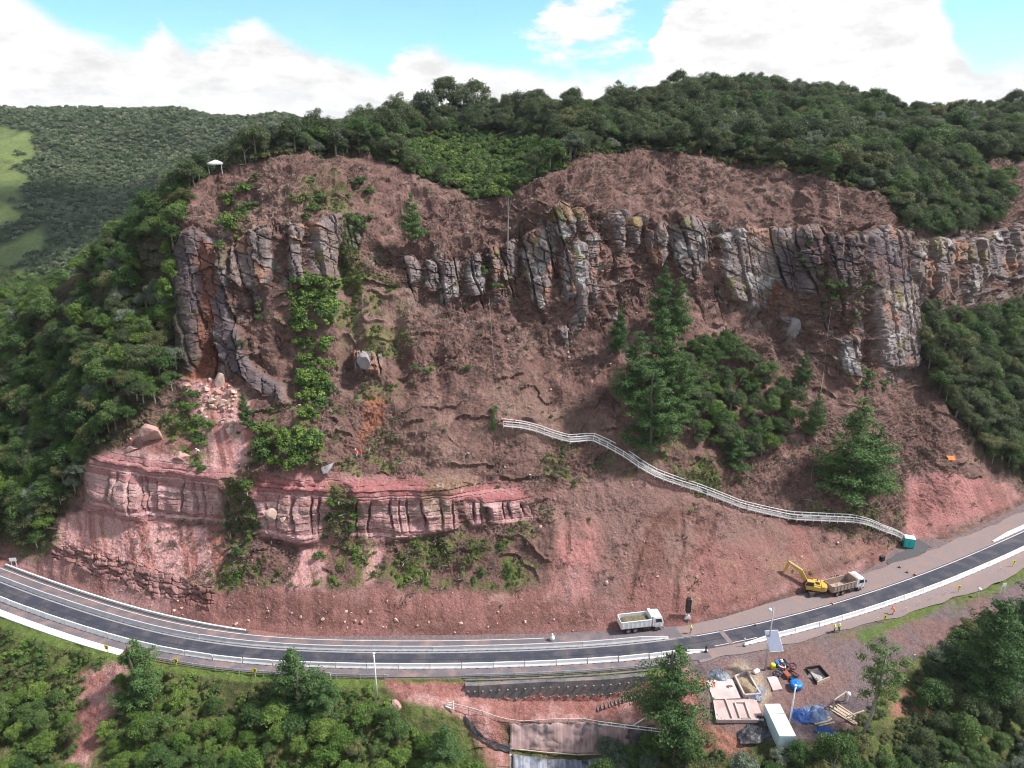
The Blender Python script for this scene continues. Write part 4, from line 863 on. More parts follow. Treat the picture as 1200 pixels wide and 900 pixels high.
RC, RLEN = spline(ref, 1600)
RT = np.gradient(RC, axis=0); RT /= np.linalg.norm(RT, axis=1, keepdims=True); RN = np.stack([-RT[:, 1], RT[:, 0]], 1)   # left of travel = uphill
RS = np.linspace(0, RLEN, 1600)
def road_pt(s, off, z=0.0):
    i = np.interp(s, RS, np.arange(1600)); i0 = int(min(i, 1598)); f = i-i0
    p = RC[i0]*(1-f)+RC[i0+1]*f; n = RN[i0]*(1-f)+RN[i0+1]*f; q = p+n*off
    return Vector((float(q[0]), float(q[1]), z))
def road_dir(s):
    i = int(np.clip(np.interp(s, RS, np.arange(1600)), 0, 1599)); return math.atan2(RT[i][1], RT[i][0])
def s_of(px_, py_=None):
    q = np.array(tuple(on_plane(px_, py_ if py_ is not None else np.interp(px_, [a for a, _ in ref_px], [b for _, b in ref_px])))[:2])
    return float(RS[np.argmin(np.sum((RC-q)**2, axis=1))])
def strip(name, s0, s1, o0, o1, z, material, step=1.0, kind='structure', thick=0.0, parent=None, wob=0.0):
    n = max(2, int((s1-s0)/step)); bm = B(); A_, B_ = [], []
    for i in range(n+1):
        s = s0+(s1-s0)*i/n; a0 = o0(s) if callable(o0) else o0; a1 = o1(s) if callable(o1) else o1
        if wob: a0 += wob*math.sin(s*.47)*math.sin(s*.153+2); a1 += wob*(math.sin(s*.43+1)*math.sin(s*.17)+.25*math.sin(s*1.1))
        A_.append(road_pt(s, a0, z)); B_.append(road_pt(s, a1, z))
    va = [bm.verts.new(p) for p in A_]; vb = [bm.verts.new(p) for p in B_]
    for i in range(n): bm.faces.new((va[i], va[i+1], vb[i+1], vb[i]))
    if thick:
        r = bmesh.ops.extrude_face_region(bm, geom=list(bm.faces)); 
        bmesh.ops.translate(bm, verts=[v for v in r['geom'] if isinstance(v, bmesh.types.BMVert)], vec=(0, 0, -thick))
    o = obj(name, bm, material, parent)
    if kind and parent is None: tag(o, kind=kind)
    return o
def asphalt(name, c, var, dust, amt):
    m = bpy.data.materials.new(name); m.use_nodes = True; nt = m.node_tree; L = nt.links.new; N = nt.nodes.new; b = nt.nodes['Principled BSDF']
    b.inputs['Roughness'].default_value = .8; b.inputs['Specular IOR Level'].default_value = .3
    tc = N('ShaderNodeTexCoord')
    def noise(s, d, sc=None):
        n = N('ShaderNodeTexNoise'); n.inputs['Scale'].default_value = s; n.inputs['Detail'].default_value = d; L(tc.outputs['Object'], n.inputs['Vector']); return n.outputs['Fac']
    mr = N('ShaderNodeMapRange'); L(noise(.35, 5), mr.inputs['Value']); mr.inputs['From Min'].default_value = .45; mr.inputs['From Max'].default_value = .68; mr.inputs['To Max'].default_value = amt
    mx = N('ShaderNodeMixRGB'); L(mr.outputs[0], mx.inputs['Fac']); mx.inputs['Color1'].default_value = c+(1,); mx.inputs['Color2'].default_value = dust+(1,)
    m2 = N('ShaderNodeMapRange'); L(noise(6, 4), m2.inputs['Value']); m2.inputs['From Min'].default_value = .3; m2.inputs['From Max'].default_value = .7; m2.inputs['To Min'].default_value = 1-var; m2.inputs['To Max'].default_value = 1+var
    sc = N('ShaderNodeVectorMath'); sc.operation = 'SCALE'; L(mx.outputs[0], sc.inputs[0]); L(m2.outputs[0], sc.inputs['Scale']); L(sc.outputs[0], b.inputs['Base Color'])
    return m
M_ASPH = asphalt('fresh_asphalt', (.040, .043, .060), .3, (.105, .090, .096), .75)
M_SHLD = asphalt('worn_asphalt', (.125, .108, .12), .25, (.25, .165, .15), .85)
M_GRAV = asphalt('gravel_shoulder', (.20, .155, .155), .3, (.25, .165, .14), .8)
M_WHITE = mat('road_paint', (.55, .52, .52), .7, .15, 5, dirt=(.3, .25, .24, .5))
M_CONC = mat('white_concrete', (.70, .70, .71), .8, .10, 1.2, .15, 6, dirt=(.42, .38, .37, .6))
M_CONCG = mat('grey_concrete', (.42, .40, .40), .85, .18, 1.5, .2, 6, dirt=(.25, .19, .17, .6))
sL, sR = s_of(-180), s_of(1400)
s_mid = s_of(690); s_site = s_of(826)
# paved sheets, each a little above the one below
strip('road_shoulder', sL, s_of(800), 0, lambda s: 3.7, .03, M_SHLD)
strip('gravel_shoulder', s_of(690), sR, 0, lambda s: 3.0+2.2*min(1, max(0, (s-s_of(700))/14)), .012, M_GRAV, wob=.35)
strip('gravel_strip', s_of(800), sR, -3.3, lambda s: -7.4-1.2*math.sin(s*.05), .012, M_GRAV, wob=.4)
strip('lower_shoulder', sL, s_of(815), -3.3, lambda s: -5.75, .03, M_SHLD)
strip('road', sL, sR, .35, -3.6, .05, M_ASPH)
strip('edge_line', sL, s_of(640), 3.18, 3.34, .06, M_WHITE)
strip('lane_line', sL, s_of(815), -.02, .30, .066, mat('lane_edge_concrete', (.27, .25, .26), .8, .2, 3))
strip('right_edge_line', s_of(790), sR, -.06, .12, .066, M_WHITE)
strip('right_lower_line', s_of(826), s_of(874), -3.3, -3.16, .066, M_WHITE)
# wheel tracks of fresh tar on the lane
M_TAR = mat('tar_seam', (.03, .032, .042), .6, .3, 2)
strip('tar_seam', sL, sR, -1.72, -1.60, .058, M_TAR, wob=.05)
# tape or cable marks crossing the road
strip('cross_mark', s_of(845)-.6, s_of(845)+.3, -3.5, .2, .07, mat('mud_track', (.20, .15, .15), .9, .3, 3), .3)

# jersey barriers
def jersey(name, L_, taper=None):
    w = .31; prof = [(-w, 0), (-w, .12), (-.15, .42), (-.09, .92), (.09, .92), (.15, .42), (w, .12), (w, 0)]
    bm = B(); n = 6; rings = []
    for i in range(n+1):
        x = -L_/2+.02+(L_-.04)*i/n; k = 1.0
        if taper: k = .22+.78*(1-i/n) if taper > 0 else .22+.78*i/n
        rings.append([bm.verts.new((x, a, b*k)) for a, b in prof])
    for r0, r1 in zip(rings, rings[1:]):
        for i in range(len(prof)-1): bm.faces.new((r0[i], r0[i+1], r1[i+1], r1[i]))
    bm.faces.new(rings[0]); bm.faces.new(rings[-1][::-1])
    bmesh.ops.recalc_face_normals(bm, faces=bm.faces)
    me = bpy.data.meshes.new(name); bm.to_mesh(me); bm.free(); return me
SEG = 5.3
ME_BAR = jersey('barrier_shape', SEG); ME_TA = jersey('barrier_end_shape', SEG, 1); ME_TB = jersey('barrier_start_shape', SEG, -1)
ME_SLOT = bpy.data.meshes.new('barrier_slot')  # dark boxes stand in for the shaded slots under each barrier
_b = B()
for x in (-1.6, 0, 1.6): add_box(_b, (x, 0, .035), (.5, .66, .07))
_b.to_mesh(ME_SLOT); _b.free()
M_DARK = mat('dark_gap', (.035, .033, .035), .9, .2, 4)
M_CONC2 = mat('grey_white_concrete', (.47, .46, .48), .8, .12, 1.2, .15, 6, dirt=(.38, .34, .33, .6))
def barrier_row(s0, s1, off, label, group, m, first=None, last=None):
    n = int(round((s1-s0)/SEG)); k = 0
    for i in range(n):
        s = s0+SEG*(i+.5); me = ME_BAR
        if first and i == 0: me = ME_TB
        if last and i == n-1: me = ME_TA
        me2 = me if me.materials and me.materials[0] == m else None
        o = bpy.data.objects.new('concrete_barrier', me); COL.objects.link(o)
        if not me.materials: me.materials.append(m)
        o.material_slots[0].link = 'OBJECT'; o.material_slots[0].material = m
        jit = random.uniform(-.03, .03)
        o.location = road_pt(s, off(s) if callable(off) else off, .05) + Vector((0, jit, 0)); o.rotation_euler = (0, 0, road_dir(s)+random.uniform(-.006, .006))
        k = n-i if last else i+1
        od = f"{k}{'th' if 10 <= k % 100 <= 20 else {1: 'st', 2: 'nd', 3: 'rd'}.get(k % 10, 'th')}"
        lab = label[1] if k == 1 else label[0] % od
        tag(o, lab, 'barrier', group)
        f = link('dark_slot', ME_SLOT, M_DARK, o)
    return n
lowoff = lambda s: -3.62 if s < s_of(700) else -3.62-.25*min(1, (s-s_of(700))/15)
barrier_row(s_of(-150), s_of(-150)+SEG*round((s_of(826)-s_of(-150))/SEG), lowoff, ['%s white barrier of the lower row counted from its tapered end', 'tapered white barrier end beside the site entrance'], 'lower row of road barriers', M_CONC, None, True)
sB = s_of(872, 757); barrier_row(sB, sB+SEG*round((s_of(1330)-sB)/SEG), -4.15, ['%s white barrier of the right row counted from its tapered start', 'tapered white barrier start right of the site entrance'], 'right row of road barriers', M_CONC, True, None)
barrier_row(s_of(-150), s_of(-150)+SEG*round((s_of(786)-s_of(-150))/SEG), lambda s: .72, ['%s grey barrier of the upper row counted from its tapered end', 'tapered grey barrier end below the white dump truck'], 'upper row of road barriers', M_CONC2, None, True)
sC = s_of(1168, 637); barrier_row(sC, sC+SEG*7, .9, ['%s white barrier of the short upper row at the right edge', 'tapered white barrier start of the short upper row at right'], 'short upper row at right', M_CONC, True, None)
# drain wall along the upper shoulder at left, gutter beside it
def wall_strip(name, s0, s1, off, w, h, m, label, cat, gap=None):
    t = thing(name, label, cat, road_pt(s0, off, 0)); base = t.location.copy()
    bm = B(); n = int((s1-s0)/1.2); R_ = []
    for i in range(n+1):
        s = s0+(s1-s0)*i/n; hh = h*(1-.7*max(0, i/n-.8)/.2)
        a, b = road_pt(s, off-w/2)-base, road_pt(s, off+w/2)-base
        R_.append([bm.verts.new((a.x, a.y, 0)), bm.verts.new((a.x, a.y, hh)), bm.verts.new((b.x, b.y, hh)), bm.verts.new((b.x, b.y, 0))])
    for r0, r1 in zip(R_, R_[1:]):
        for i in range(4): bm.faces.new((r0[i], r0[(i+1) % 4], r1[(i+1) % 4], r1[i]))
    bm.faces.new(R_[0]); bm.faces.new(R_[-1][::-1])
    obj('kerb', bm, m, t); return t
t = wall_strip('drain_wall', s_of(6, 664), s_of(285, 742), 4.35, .28, .45, M_CONC, 'low white drain wall between red soil and the upper shoulder', 'wall')
t2 = strip('gutter', s_of(6, 664), s_of(290, 742), 3.75, 4.2, .036, mat('dark_gutter', (.07, .06, .06), .8, .4, 1.5))  # dark mottled strip beside the drain wall
# concrete gutter strip at the lower edge, left
t = thing('kerb_gutter', 'broad white concrete gutter along the lower road edge at left', 'gutter', road_pt(s_of(-120), -5.9, 0)); bs = t.location.copy()
s0, s1 = s_of(-150), s_of(143, 764); nS = 22
for i in range(nS):
    a, b = s0+(s1-s0)*i/nS+.03, s0+(s1-s0)*(i+1)/nS-.03
    bm = B(); q = [road_pt(a, -5.5, .09)-bs, road_pt(b, -5.5, .09)-bs, road_pt(b, -6.75, .05)-bs, road_pt(a, -6.75, .05)-bs]
    top_ = [bm.verts.new(v) for v in q]; bot = [bm.verts.new(v-Vector((0, 0, .35))) for v in q]
    bm.faces.new(top_); bm.faces.new(bot[::-1])
    for k in range(4): bm.faces.new((top_[k], bot[k], bot[(k+1) % 4], top_[(k+1) % 4]))
    obj('slab', bm, M_CONC, t)
# guard rails
M_GALV = mat('galvanised_steel', (.50, .51, .54), .45, .15, 3, metal=.5, dirt=(.3, .25, .23, .4))
def guard_rail(s0, s1, off, label):
    t = thing('guard_rail', label, 'guard rail', road_pt(s0, off, 0)); b0 = t.location.copy()
    n = int((s1-s0)/1.0); prof = [(-.04, .50), (.03, .56), (-.04, .66), (.03, .76), (-.04, .84), (-.07, .84), (-.01, .76), (-.07, .66), (-.01, .56), (-.07, .50)]
    bm = B(); R_ = []
    for i in range(n+1):
        s = s0+(s1-s0)*i/n; R_.append([bm.verts.new(road_pt(s, off+a*1.6, z-.05)-b0) for a, z in prof])
    for r0, r1 in zip(R_, R_[1:]):
        for i in range(len(prof)): bm.faces.new((r0[i], r0[(i+1) % len(prof)], r1[(i+1) % len(prof)], r1[i]))
    obj('rail', bm, M_GALV, t)
    me = None; k = 0
    while s0+.3+k*4 < s1:
        p_ = road_pt(s0+.3+k*4, off-.18)-b0
        if me is None:
            o = boxes('post', [((0, 0, .2), (.14, .16, 1.3))], M_GALV, t); me = o.data
        else: o = link('post', me, None, t)
        o.location = p_; o.rotation_euler = (0, 0, road_dir(s0+k*4)); k += 1
guard_rail(s_of(176, 772), s_of(455, 794), -5.95, 'grey steel guard rail above the grassy bank at lower left')
guard_rail(s_of(545, 794), s_of(796, 780), -6.0, 'grey steel guard rail above the dark retaining wall')
# yellow chevron markers
M_YEL = mat('yellow_sign', (.85, .72, .03), .5, .08, 6); M_BLK = mat('black_paint', (.02, .02, .022), .5, .2, 5); M_POST = mat('post_timber', (.45, .40, .34), .9, .2, 6)
chev = None
def chevron(p, rz, label):
    global chev
    t = thing('chevron_sign', label, 'road sign', p, rz, 'yellow chevron signs')
    if chev is None:
        a = boxes('post', [((0, .06, .6), (.09, .09, 1.4))], M_POST, t); b = boxes('panel', [((0, 0, 1.25), (.75, .05, .85))], M_YEL, t, .015)
        bm = B(); add_prism(bm, [(-.22, 1.6), (-.02, 1.6), (.26, 1.25), (-.02, .9), (-.22, .9), (.06, 1.25)], 'y', -.034, -.027); c = obj('chevron', bm, M_BLK, b); chev = (a.data, b.data, c.data)
    else:
        a = link('post', chev[0], None, t); b = link('panel', chev[1], None, t); c = link('chevron', chev[2], None, b)
    return t
for (x, y, lab) in [(126,765,'yellow chevron sign on the concrete gutter at lower left'),(207,781,'yellow chevron sign between the gutter end and the roadside pine'),(299,792,'yellow chevron sign left of the small white roadside sign'),(1036,729,'yellow chevron sign nearest the orange worker'),(1123,694,'yellow chevron sign at the right end of the green verge'),(1187,664,'yellow chevron sign nearest the right edge of the photo')]:
    q = on_plane(x, y, 0) ; s = s_of(x, y); chevron(q-Vector((0, 0, .1)), road_dir(s)*.5, lab)
# little white marker posts along the right lower shoulder
M_WP = mat('white_plastic', (.78, .77, .77), .5, .08, 5)
for i, (x, y) in enumerate([(1028,728),(1061,716),(1077,709),(1091,703),(1107,697),(1172,669)]):
    t = thing('marker_post', 'short white marker post on the right gravel shoulder', 'post', on_plane(x, y, 0), 0, 'white marker posts on the right shoulder')
    boxes('post', [((0, 0, .4), (.13, .1, .85))], M_WP, t, .02); boxes('reflector', [((0, -.055, .68), (.08, .02, .14))], mat('red_reflector', (.5, .05, .04), .4), t)
for i, (x, y, lab) in enumerate([(385,800,'small white sign plate on a post beside the roadside pine'),(17,664,'white sign board on two legs at the start of the drain wall'),(1175,694,'white sign plate above the large dark pine')]):
    t = thing('sign_board', lab, 'sign', on_plane(x, y, 0), .1*i)
    for dx in (-.45, .45): boxes('leg', [((dx, .05, .8), (.1, .08, 1.8))], M_WP, t)
    boxes('panel', [((0, 0, 1.7), (1.4 if i == 1 else .9, .05, .8))], M_WP, t, .02)
# ---------------------------------------------------------------- vehicles
M_TRW = mat('white_truck_paint', (.80, .80, .80), .35, .05, 2, dirt=(.45, .36, .31, .5), spec=.5)
M_TAN = mat('dusty_tan_body', (.36, .27, .22), .8, .2, 2, .2, 8, dirt=(.25, .17, .14, .7))
M_TYRE = mat('tyre_rubber', (.03, .029, .03), .9, .3, 5, dirt=(.16, .10, .08, .6))
M_RIM = mat('wheel_rim', (.45, .43, .42), .5, .2, 4, metal=.3, dirt=(.25, .16, .13, .6))
M_GLASS = mat('dark_glass', (.025, .03, .035), .08, .1, 3, spec=.6)
M_CHAS = mat('chassis_black', (.04, .038, .04), .7, .3, 3, dirt=(.17, .11, .09, .5))
M_SOIL = mat('loaded_soil', (.15, .125, .08), .95, .45, 3, .9, 6)
M_LAMP = mat('lamp_lens', (.8, .78, .7), .2, .05, 4); M_RED = mat('red_lens', (.5, .03, .03), .3, .1, 4)
def rock_load(L_, W_, z0, peak, seed):
    nx, ny = 26, 14; xs = np.linspace(-L_/2, L_/2, nx); ys = np.linspace(-W_/2, W_/2, ny); XX, YY = np.meshgrid(xs, ys)
    e = np.minimum(1, 1.15*(1-np.abs(2*YY/W_)**3))*np.minimum(1, 1.1*(1-np.abs(2*XX/L_)**6))
    ZZ = z0+peak*e+.12*fbm(XX*2, YY*2, XX*0+seed, 3, seed=seed)
    i = np.arange(nx*ny).reshape(ny, nx); F = np.stack([i[:-1, :-1], i[:-1, 1:], i[1:, 1:], i[1:, :-1]], -1).reshape(-1, 4)
    return mesh_from_arrays('load', np.stack([XX, YY, ZZ], -1).reshape(-1, 3), F, False)
def wheel(parent, x, y, r, w, dual=False):
    bm = B(); n = 18; prof = [(r*.55, -w/2), (r*.93, -w/2), (r, -w*.38), (r, w*.38), (r*.93, w/2), (r*.55, w/2)]
    rings = [[bm.verts.new((q*math.cos(6.2832*k/n), v, q*math.sin(6.2832*k/n))) for q, v in prof] for k in range(n)]
    for k in range(n):
        a, b = rings[k], rings[(k+1) % n]
        for i in range(len(prof)): bm.faces.new((a[i], a[(i+1) % len(prof)], b[(i+1) % len(prof)], b[i]))
    t = obj('wheel', bm, M_TYRE, parent, True, loc=(x, y, r))
    bm = B(); sgn = 1 if y > 0 else -1
    add_tube(bm, [(0, sgn*w*.30, 0), (0, sgn*w*.42, 0)], r*.56, 16); add_tube(bm, [(0, sgn*w*.40, 0), (0, sgn*w*.55, 0)], r*.22, 10)
    obj('rim', bm, M_RIM, t); return t
def dump_truck(loc, rz, label, bodym, loaded, load_label=None):
    """cab forward, x is forward; 8 m six-wheel tipper"""
    t = thing('dump_truck', label, 'truck', loc, rz)
    boxes('chassis', [((-.3, .38, .85), (7.2, .14, .28)), ((-.3, -.38, .85), (7.2, .14, .28)), ((-2.6, 0, .62), (.25, 1.8, .2)), ((-1.3, 0, .62), (.25, 1.8, .2)), ((2.9, 0, .6), (.25, 1.8, .2)), ((-.3, 0, .85), (6.6, .5, .12))], M_CHAS, t)
    for x in (-2.65, -1.3):
        for y in (-1.0, 1.0): wheel(t, x, y, .52, .52)
    for y in (-1.05, 1.05): wheel(t, 2.75, y, .52, .32)
    # cab: forward-control box with raked screen
    bm = B(); add_prism(bm, [(1.95, .95), (3.95, .75), (4.0, 1.75), (3.62, 2.92), (2.1, 3.02), (1.95, 2.8)], 'y', -1.22, 1.22); cab = obj('cab', bm, M_TRW, t, False, .06)
    bm = B(); v = [(4.015, -1.05, 1.85), (4.015, 1.05, 1.85), (3.70, .98, 2.75), (3.70, -.98, 2.75)]; bm.faces.new([bm.verts.new(q) for q in v]); r_ = bmesh.ops.extrude_face_region(bm, geom=list(bm.faces)); bmesh.ops.translate(bm, verts=[q for q in r_['geom'] if isinstance(q, bmesh.types.BMVert)], vec=(.03, 0, .01)); obj('windscreen', bm, M_GLASS, cab)
    for sy in (-1, 1):
        d = boxes('door', [((3.0, sy*1.235, 1.75), (1.25, .03, 1.75))], M_TRW, cab, .01)
        bm = B(); add_prism(bm, [(2.5, 1.85), (3.72, 1.85), (3.5, 2.6), (2.5, 2.62)], 'y', sy*1.252, sy*1.27); obj('side_window', bm, M_GLASS, d)
        boxes('mirror', [((3.95, sy*1.45, 2.2), (.1, .25, .5))], M_BLK, cab)
        boxes('headlight', [((3.98, sy*.9, 1.0), (.06, .36, .2))], M_LAMP, cab)
        boxes('step', [((2.9, sy*1.2, .55), (.7, .25, .1))], M_CHAS, cab)
        boxes('mudguard', [((2.75, sy*1.05, 1.13), (1.35, .4, .06))], M_CHAS, cab)
        boxes('tail_light', [((-4.02, sy*.9, .95), (.05, .3, .16))], M_RED, t)
        boxes('fuel_tank', [((.9, sy*.95, .75), (1.3, .5, .5))], M_CHAS, t, .08)
    boxes('bumper', [((3.98, 0, .62), (.22, 2.4, .36))], mat('grey_bumper', (.25, .25, .26), .6), cab, .03)
    boxes('grille', [((3.992, 0, 1.25), (.05, 1.5, .35))], M_BLK, cab)
    boxes('roof_vent', [((2.75, 0, 3.03), (.6, .8, .1))], mat('roof_hatch', (.45, .46, .47), .5), cab, .02)
    # tipper body
    z0, z1 = 1.15, 2.45; xa, xb = -3.95, 1.65
    bed = boxes('tipper_body', [(((xa+xb)/2, 0, z0), (xb-xa, 2.4, .12))], bodym, t)
    for sy in (-1, 1):
        sd_ = boxes('side_wall', [(((xa+xb)/2, sy*1.2, (z0+z1)/2+.05), (xb-xa, .08, z1-z0))], bodym, bed)
        for k in range(7): boxes('rib', [((xa+.3+k*.85, sy*1.27, (z0+z1)/2+.02), (.12, .08, z1-z0-.08))], bodym, sd_)
        boxes('top_rail', [(((xa+xb)/2, sy*1.22, z1+.1), (xb-xa+.02, .15, .1))], M_TRW if loaded else bodym, sd_)
    boxes('tailgate', [((xa-.02, 0, (z0+z1)/2), (.08, 2.36, z1-z0))], bodym, bed)
    boxes('head_board', [((xb, 0, (z0+z1)/2+.3), (.09, 2.42, z1-z0+.75)), ((xb+.2, 0, z1+.68), (.5, 2.42, .07))], M_TRW if loaded else bodym, bed)
    if loaded:
        l_ = link('load', rock_load(5.45, 2.26, 1.75, .55, 5), M_SOIL, bed); l_.location = ((xa+xb)/2, 0, 0)
    else:
        l_ = link('soil_residue', rock_load(5.4, 2.24, z0+.07, .10, 9), M_TAN, bed); l_.location = ((xa+xb)/2, 0, 0)
    return t
pA = on_plane(755, 745, .05); sA = s_of(755, 745)
dump_truck(road_pt(sA, 4.1, .05), road_dir(sA), 'white dump truck loaded with soil on the upper shoulder', M_TRW, True)
sBt = s_of(990, 690); qb = on_plane(988, 692, .03)
dump_truck(qb, road_dir(sBt)-.05, 'white-cabbed dump truck with empty tan body behind the excavator', M_TAN, False)
# excavator
M_EXC = mat('excavator_yellow', (.56, .36, .065), .5, .15, 2, dirt=(.30, .20, .13, .6), spec=.4)
M_TRK = mat('track_steel', (.06, .05, .05), .8, .4, 4, dirt=(.20, .11, .08, .7))
def excavator(loc, rz, swing, label):
    t = thing('excavator', label, 'excavator', loc, rz)
    for sy in (-1, 1):
        bm = B(); pr = []
        for k in range(9): a = math.pi/2+math.pi*k/8; pr.append((-1.55+.45*math.cos(a), .46+.45*math.sin(a)))
        for k in range(9): a = -math.pi/2+math.pi*k/8; pr.append((1.55+.45*math.cos(a), .46+.45*math.sin(a)))
        add_prism(bm, pr, 'y', sy*1.15-.3, sy*1.15+.3); tr = obj('track', bm, M_TRK, t)
        shoe = None
        for k in range(16):
            o_ = boxes('track_shoe', [((0, 0, 0), (.14, .64, .06))], M_TRK, tr) if shoe is None else link('track_shoe', shoe, None, tr)
            shoe = o_.data; o_.location = (-1.7+k*.226, sy*1.15, .93)
    boxes('undercarriage', [((0, 0, .62), (2.2, 1.8, .5)), ((0, 0, .98), (1.3, 1.3, .25))], M_CHAS, t)
    up = B(); bmU = up
    add_prism(up, [(-2.25, -.9), (-1.9, -1.3), (1.35, -1.3), (1.35, 1.3), (-1.9, 1.3), (-2.25, .9)], 'z', 1.12, 2.05); house = obj('house', up, M_EXC, t, False, .06, rot=(0, 0, swing))
    bm = B(); add_prism(bm, [(-2.55, -.95), (-2.1, -1.34), (-1.45, -1.34), (-1.45, 1.34), (-2.1, 1.34), (-2.55, .95)], 'z', 1.2, 2.25); obj('counterweight', bm, M_EXC, house, False, .08)
    boxes('engine_hood', [((-.75, -.1, 2.15), (1.3, 2.2, .26))], M_EXC, house, .05)
    boxes('hood_grille', [((-.8, .3, 2.29), (.8, .9, .03))], M_BLK, house)
    boxes('exhaust', [((-.9, -.7, 2.5), (.14, .14, .5))], M_CHAS, house)
    bm = B(); add_prism(bm, [(-.1, 1.9), (1.5, 1.9), (1.62, 2.3), (1.25, 3.0), (-.1, 3.0)], 'y', .38, 1.28); cb = obj('cab', bm, M_EXC, house, False, .05)
    for y in (.365, 1.285): 
        bm = B(); add_prism(bm, [(.05, 2.05), (1.42, 2.05), (1.5, 2.32), (1.18, 2.88), (.05, 2.88)], 'y', y-.01, y+.01); obj('side_window', bm, M_GLASS, cb)
    bm = B(); v = [(1.64, .46, 2.32), (1.64, 1.2, 2.32), (1.29, 1.2, 2.95), (1.29, .46, 2.95)]; bm.faces.new([bm.verts.new(q) for q in v]); obj('windscreen', bm, M_GLASS, cb)
    # boom in the machine's forward plane (y about -0.1)
    bm = B(); add_prism(bm, [(.9, 1.75), (1.25, 1.65), (2.6, 3.9), (4.6, 5.45), (4.75, 5.75), (4.45, 5.8), (2.2, 4.55), (.8, 2.05)], 'y', -.45, .05); bo = obj('boom', bm, M_EXC, house, False, .04)
    bm = B(); add_tube(bm, [(1.35, -.2, 1.8), (2.9, -.2, 4.15)], .09, 8); add_tube(bm, [(2.5, -.2, 4.75), (4.9, -.2, 6.1)], .08, 8); obj('hydraulic_cylinder', bm, mat('cylinder_steel', (.5, .5, .5), .3, .1, 3, metal=.7), bo)
    bm = B(); add_prism(bm, [(4.5, 5.9), (5.0, 6.15), (5.15, 5.7), (5.9, 3.05), (5.65, 2.95), (4.75, 5.2)], 'y', -.38, -.02); stk = obj('stick', bm, M_EXC, house, False, .03)
    bm = B(); add_prism(bm, [(5.55, 3.05), (6.0, 3.05), (6.35, 2.6), (6.2, 1.95), (5.6, 1.75), (5.35, 2.1), (5.75, 2.25), (5.85, 2.5)], 'y', -.75, .35); bk = obj('bucket', bm, M_CHAS, house, False, .03)
    for k in range(5): boxes('tooth', [((5.32, -.68+.24*k, 1.98), (.25, .08, .08))], M_CHAS, bk)
    boxes('hand_rail', [((-.2, -1.25, 2.4), (1.6, .04, .04)), ((-.95, -1.25, 2.2), (.04, .04, .4)), ((.55, -1.25, 2.2), (.04, .04, .4))], M_EXC, house)
    return t
qe = on_plane(951, 693.5, .0); excavator(qe, road_dir(s_of(957, 690)), math.radians(143), 'yellow excavator with raised boom at the slope foot beside the truck')
# hydraulic hammer parked upright against the bank
qh = at(804, 724); t = thing('hydraulic_hammer', 'black hydraulic hammer standing upright at the slope foot', 'machine attachment', qh)
boxes('housing', [((0, 0, 2.6), (.75, .6, 3.0)), ((0, 0, 4.25), (.55, .45, .4))], M_CHAS, t, .06); tube_obj('chisel', [(0, 0, 1.2), (0, 0, .3), (0, 0, -.1)], [.14, .14, .03], M_GALV, t); boxes('side_plate', [((.41, 0, 2.6), (.06, .7, 2.6)), ((-.41, 0, 2.6), (.06, .7, 2.6))], M_CHAS, t)
bm = B(); add_box(bm, (0, 0, .18), (1.3, 1.0, .5), None, (.6, .6)); obj('base_block', bm, M_CONCG, t)
# portable toilet cabin
M_TEAL = mat('teal_plastic', (.02, .42, .40), .45, .1, 3); 
qt = on_plane(1064, 640, 0); t = thing('portable_toilet', 'teal portable toilet with white roof at the foot of the stairway', 'toilet', qt, -.35)
boxes('cabin', [((0, 0, 1.15), (2.1, 1.7, 2.2))], M_TEAL, t, .03)
boxes('roof', [((0, 0, 2.32), (2.2, 1.8, .16), None, (.85, .85))], M_WP, t, .03)
d = boxes('door', [((-.45, -.87, 1.1), (.8, .05, 1.9))], mat('teal_door', (.03, .50, .48), .45, .08, 3), t); boxes('handle', [((-.15, -.91, 1.1), (.06, .05, .18))], M_BLK, d)
d = boxes('door', [((.5, -.87, 1.1), (.8, .05, 1.9))], MATS['teal_door'], t); boxes('handle', [((.2, -.91, 1.1), (.06, .05, .18))], M_BLK, d)
tube_obj('vent_pipe', [(.8, .6, 2.2), (.8, .6, 2.8)], .06, M_WP, t); boxes('vent', [((1.06, 0, 1.9), (.03, .8, .2))], M_BLK, t); boxes('skid', [((0, .6, .03), (2.1, .15, .1)), ((0, -.6, .03), (2.1, .15, .1))], M_CHAS, t)
# dark gravel pad in front of it
def pad(name, poly, z, thick, m, grid=None, kind=None, wob=.12, parent=None):
    """flat slab outlined by photo pixels, laid on the level z (or on the ground of grid)"""
    pts = []
    for (x, y) in poly:
        if z is None: q = at(x, y, grid=grid); pts.append(q)
        else: pts.append(on_plane(x, y, z))
    zz = sum(p.z for p in pts)/len(pts) if z is None else z
    c = sum(pts, Vector())/len(pts); c.z = zz
    dense = []
    for i in range(len(pts)):
        a, b = pts[i], pts[(i+1) % len(pts)]; n = 4 if wob else 1
        for k in range(n):
            q = a.lerp(b, k/n); q = q+Vector((random.uniform(-wob, wob), random.uniform(-wob, wob), 0)) if wob else q
            dense.append((q.x-c.x, q.y-c.y))
    bm = B(); add_prism(bm, dense, 'z', -thick, 0.0)
    o = obj(name, bm, m, parent, loc=c)
    if kind: tag(o, kind=kind)
    return o
pad('gravel_pad', [(1038,655),(1056,648),(1062,640),(1075,632),(1092,640),(1075,652),(1040,664)], .0, .02, mat('dark_gravel', (.085, .08, .085), .95, .4, 4, .5), kind='structure', wob=.4)
qk = at(1033, 659); t = thing('black_crate', 'small black box at the slope foot left of the toilet', 'box', qk, .5); boxes('body', [((0, 0, .5), (1.0, .7, 1.1))], M_BLK, t, .05); boxes('lid', [((0, 0, 1.08), (1.08, .78, .08))], M_CHAS, t, .02)
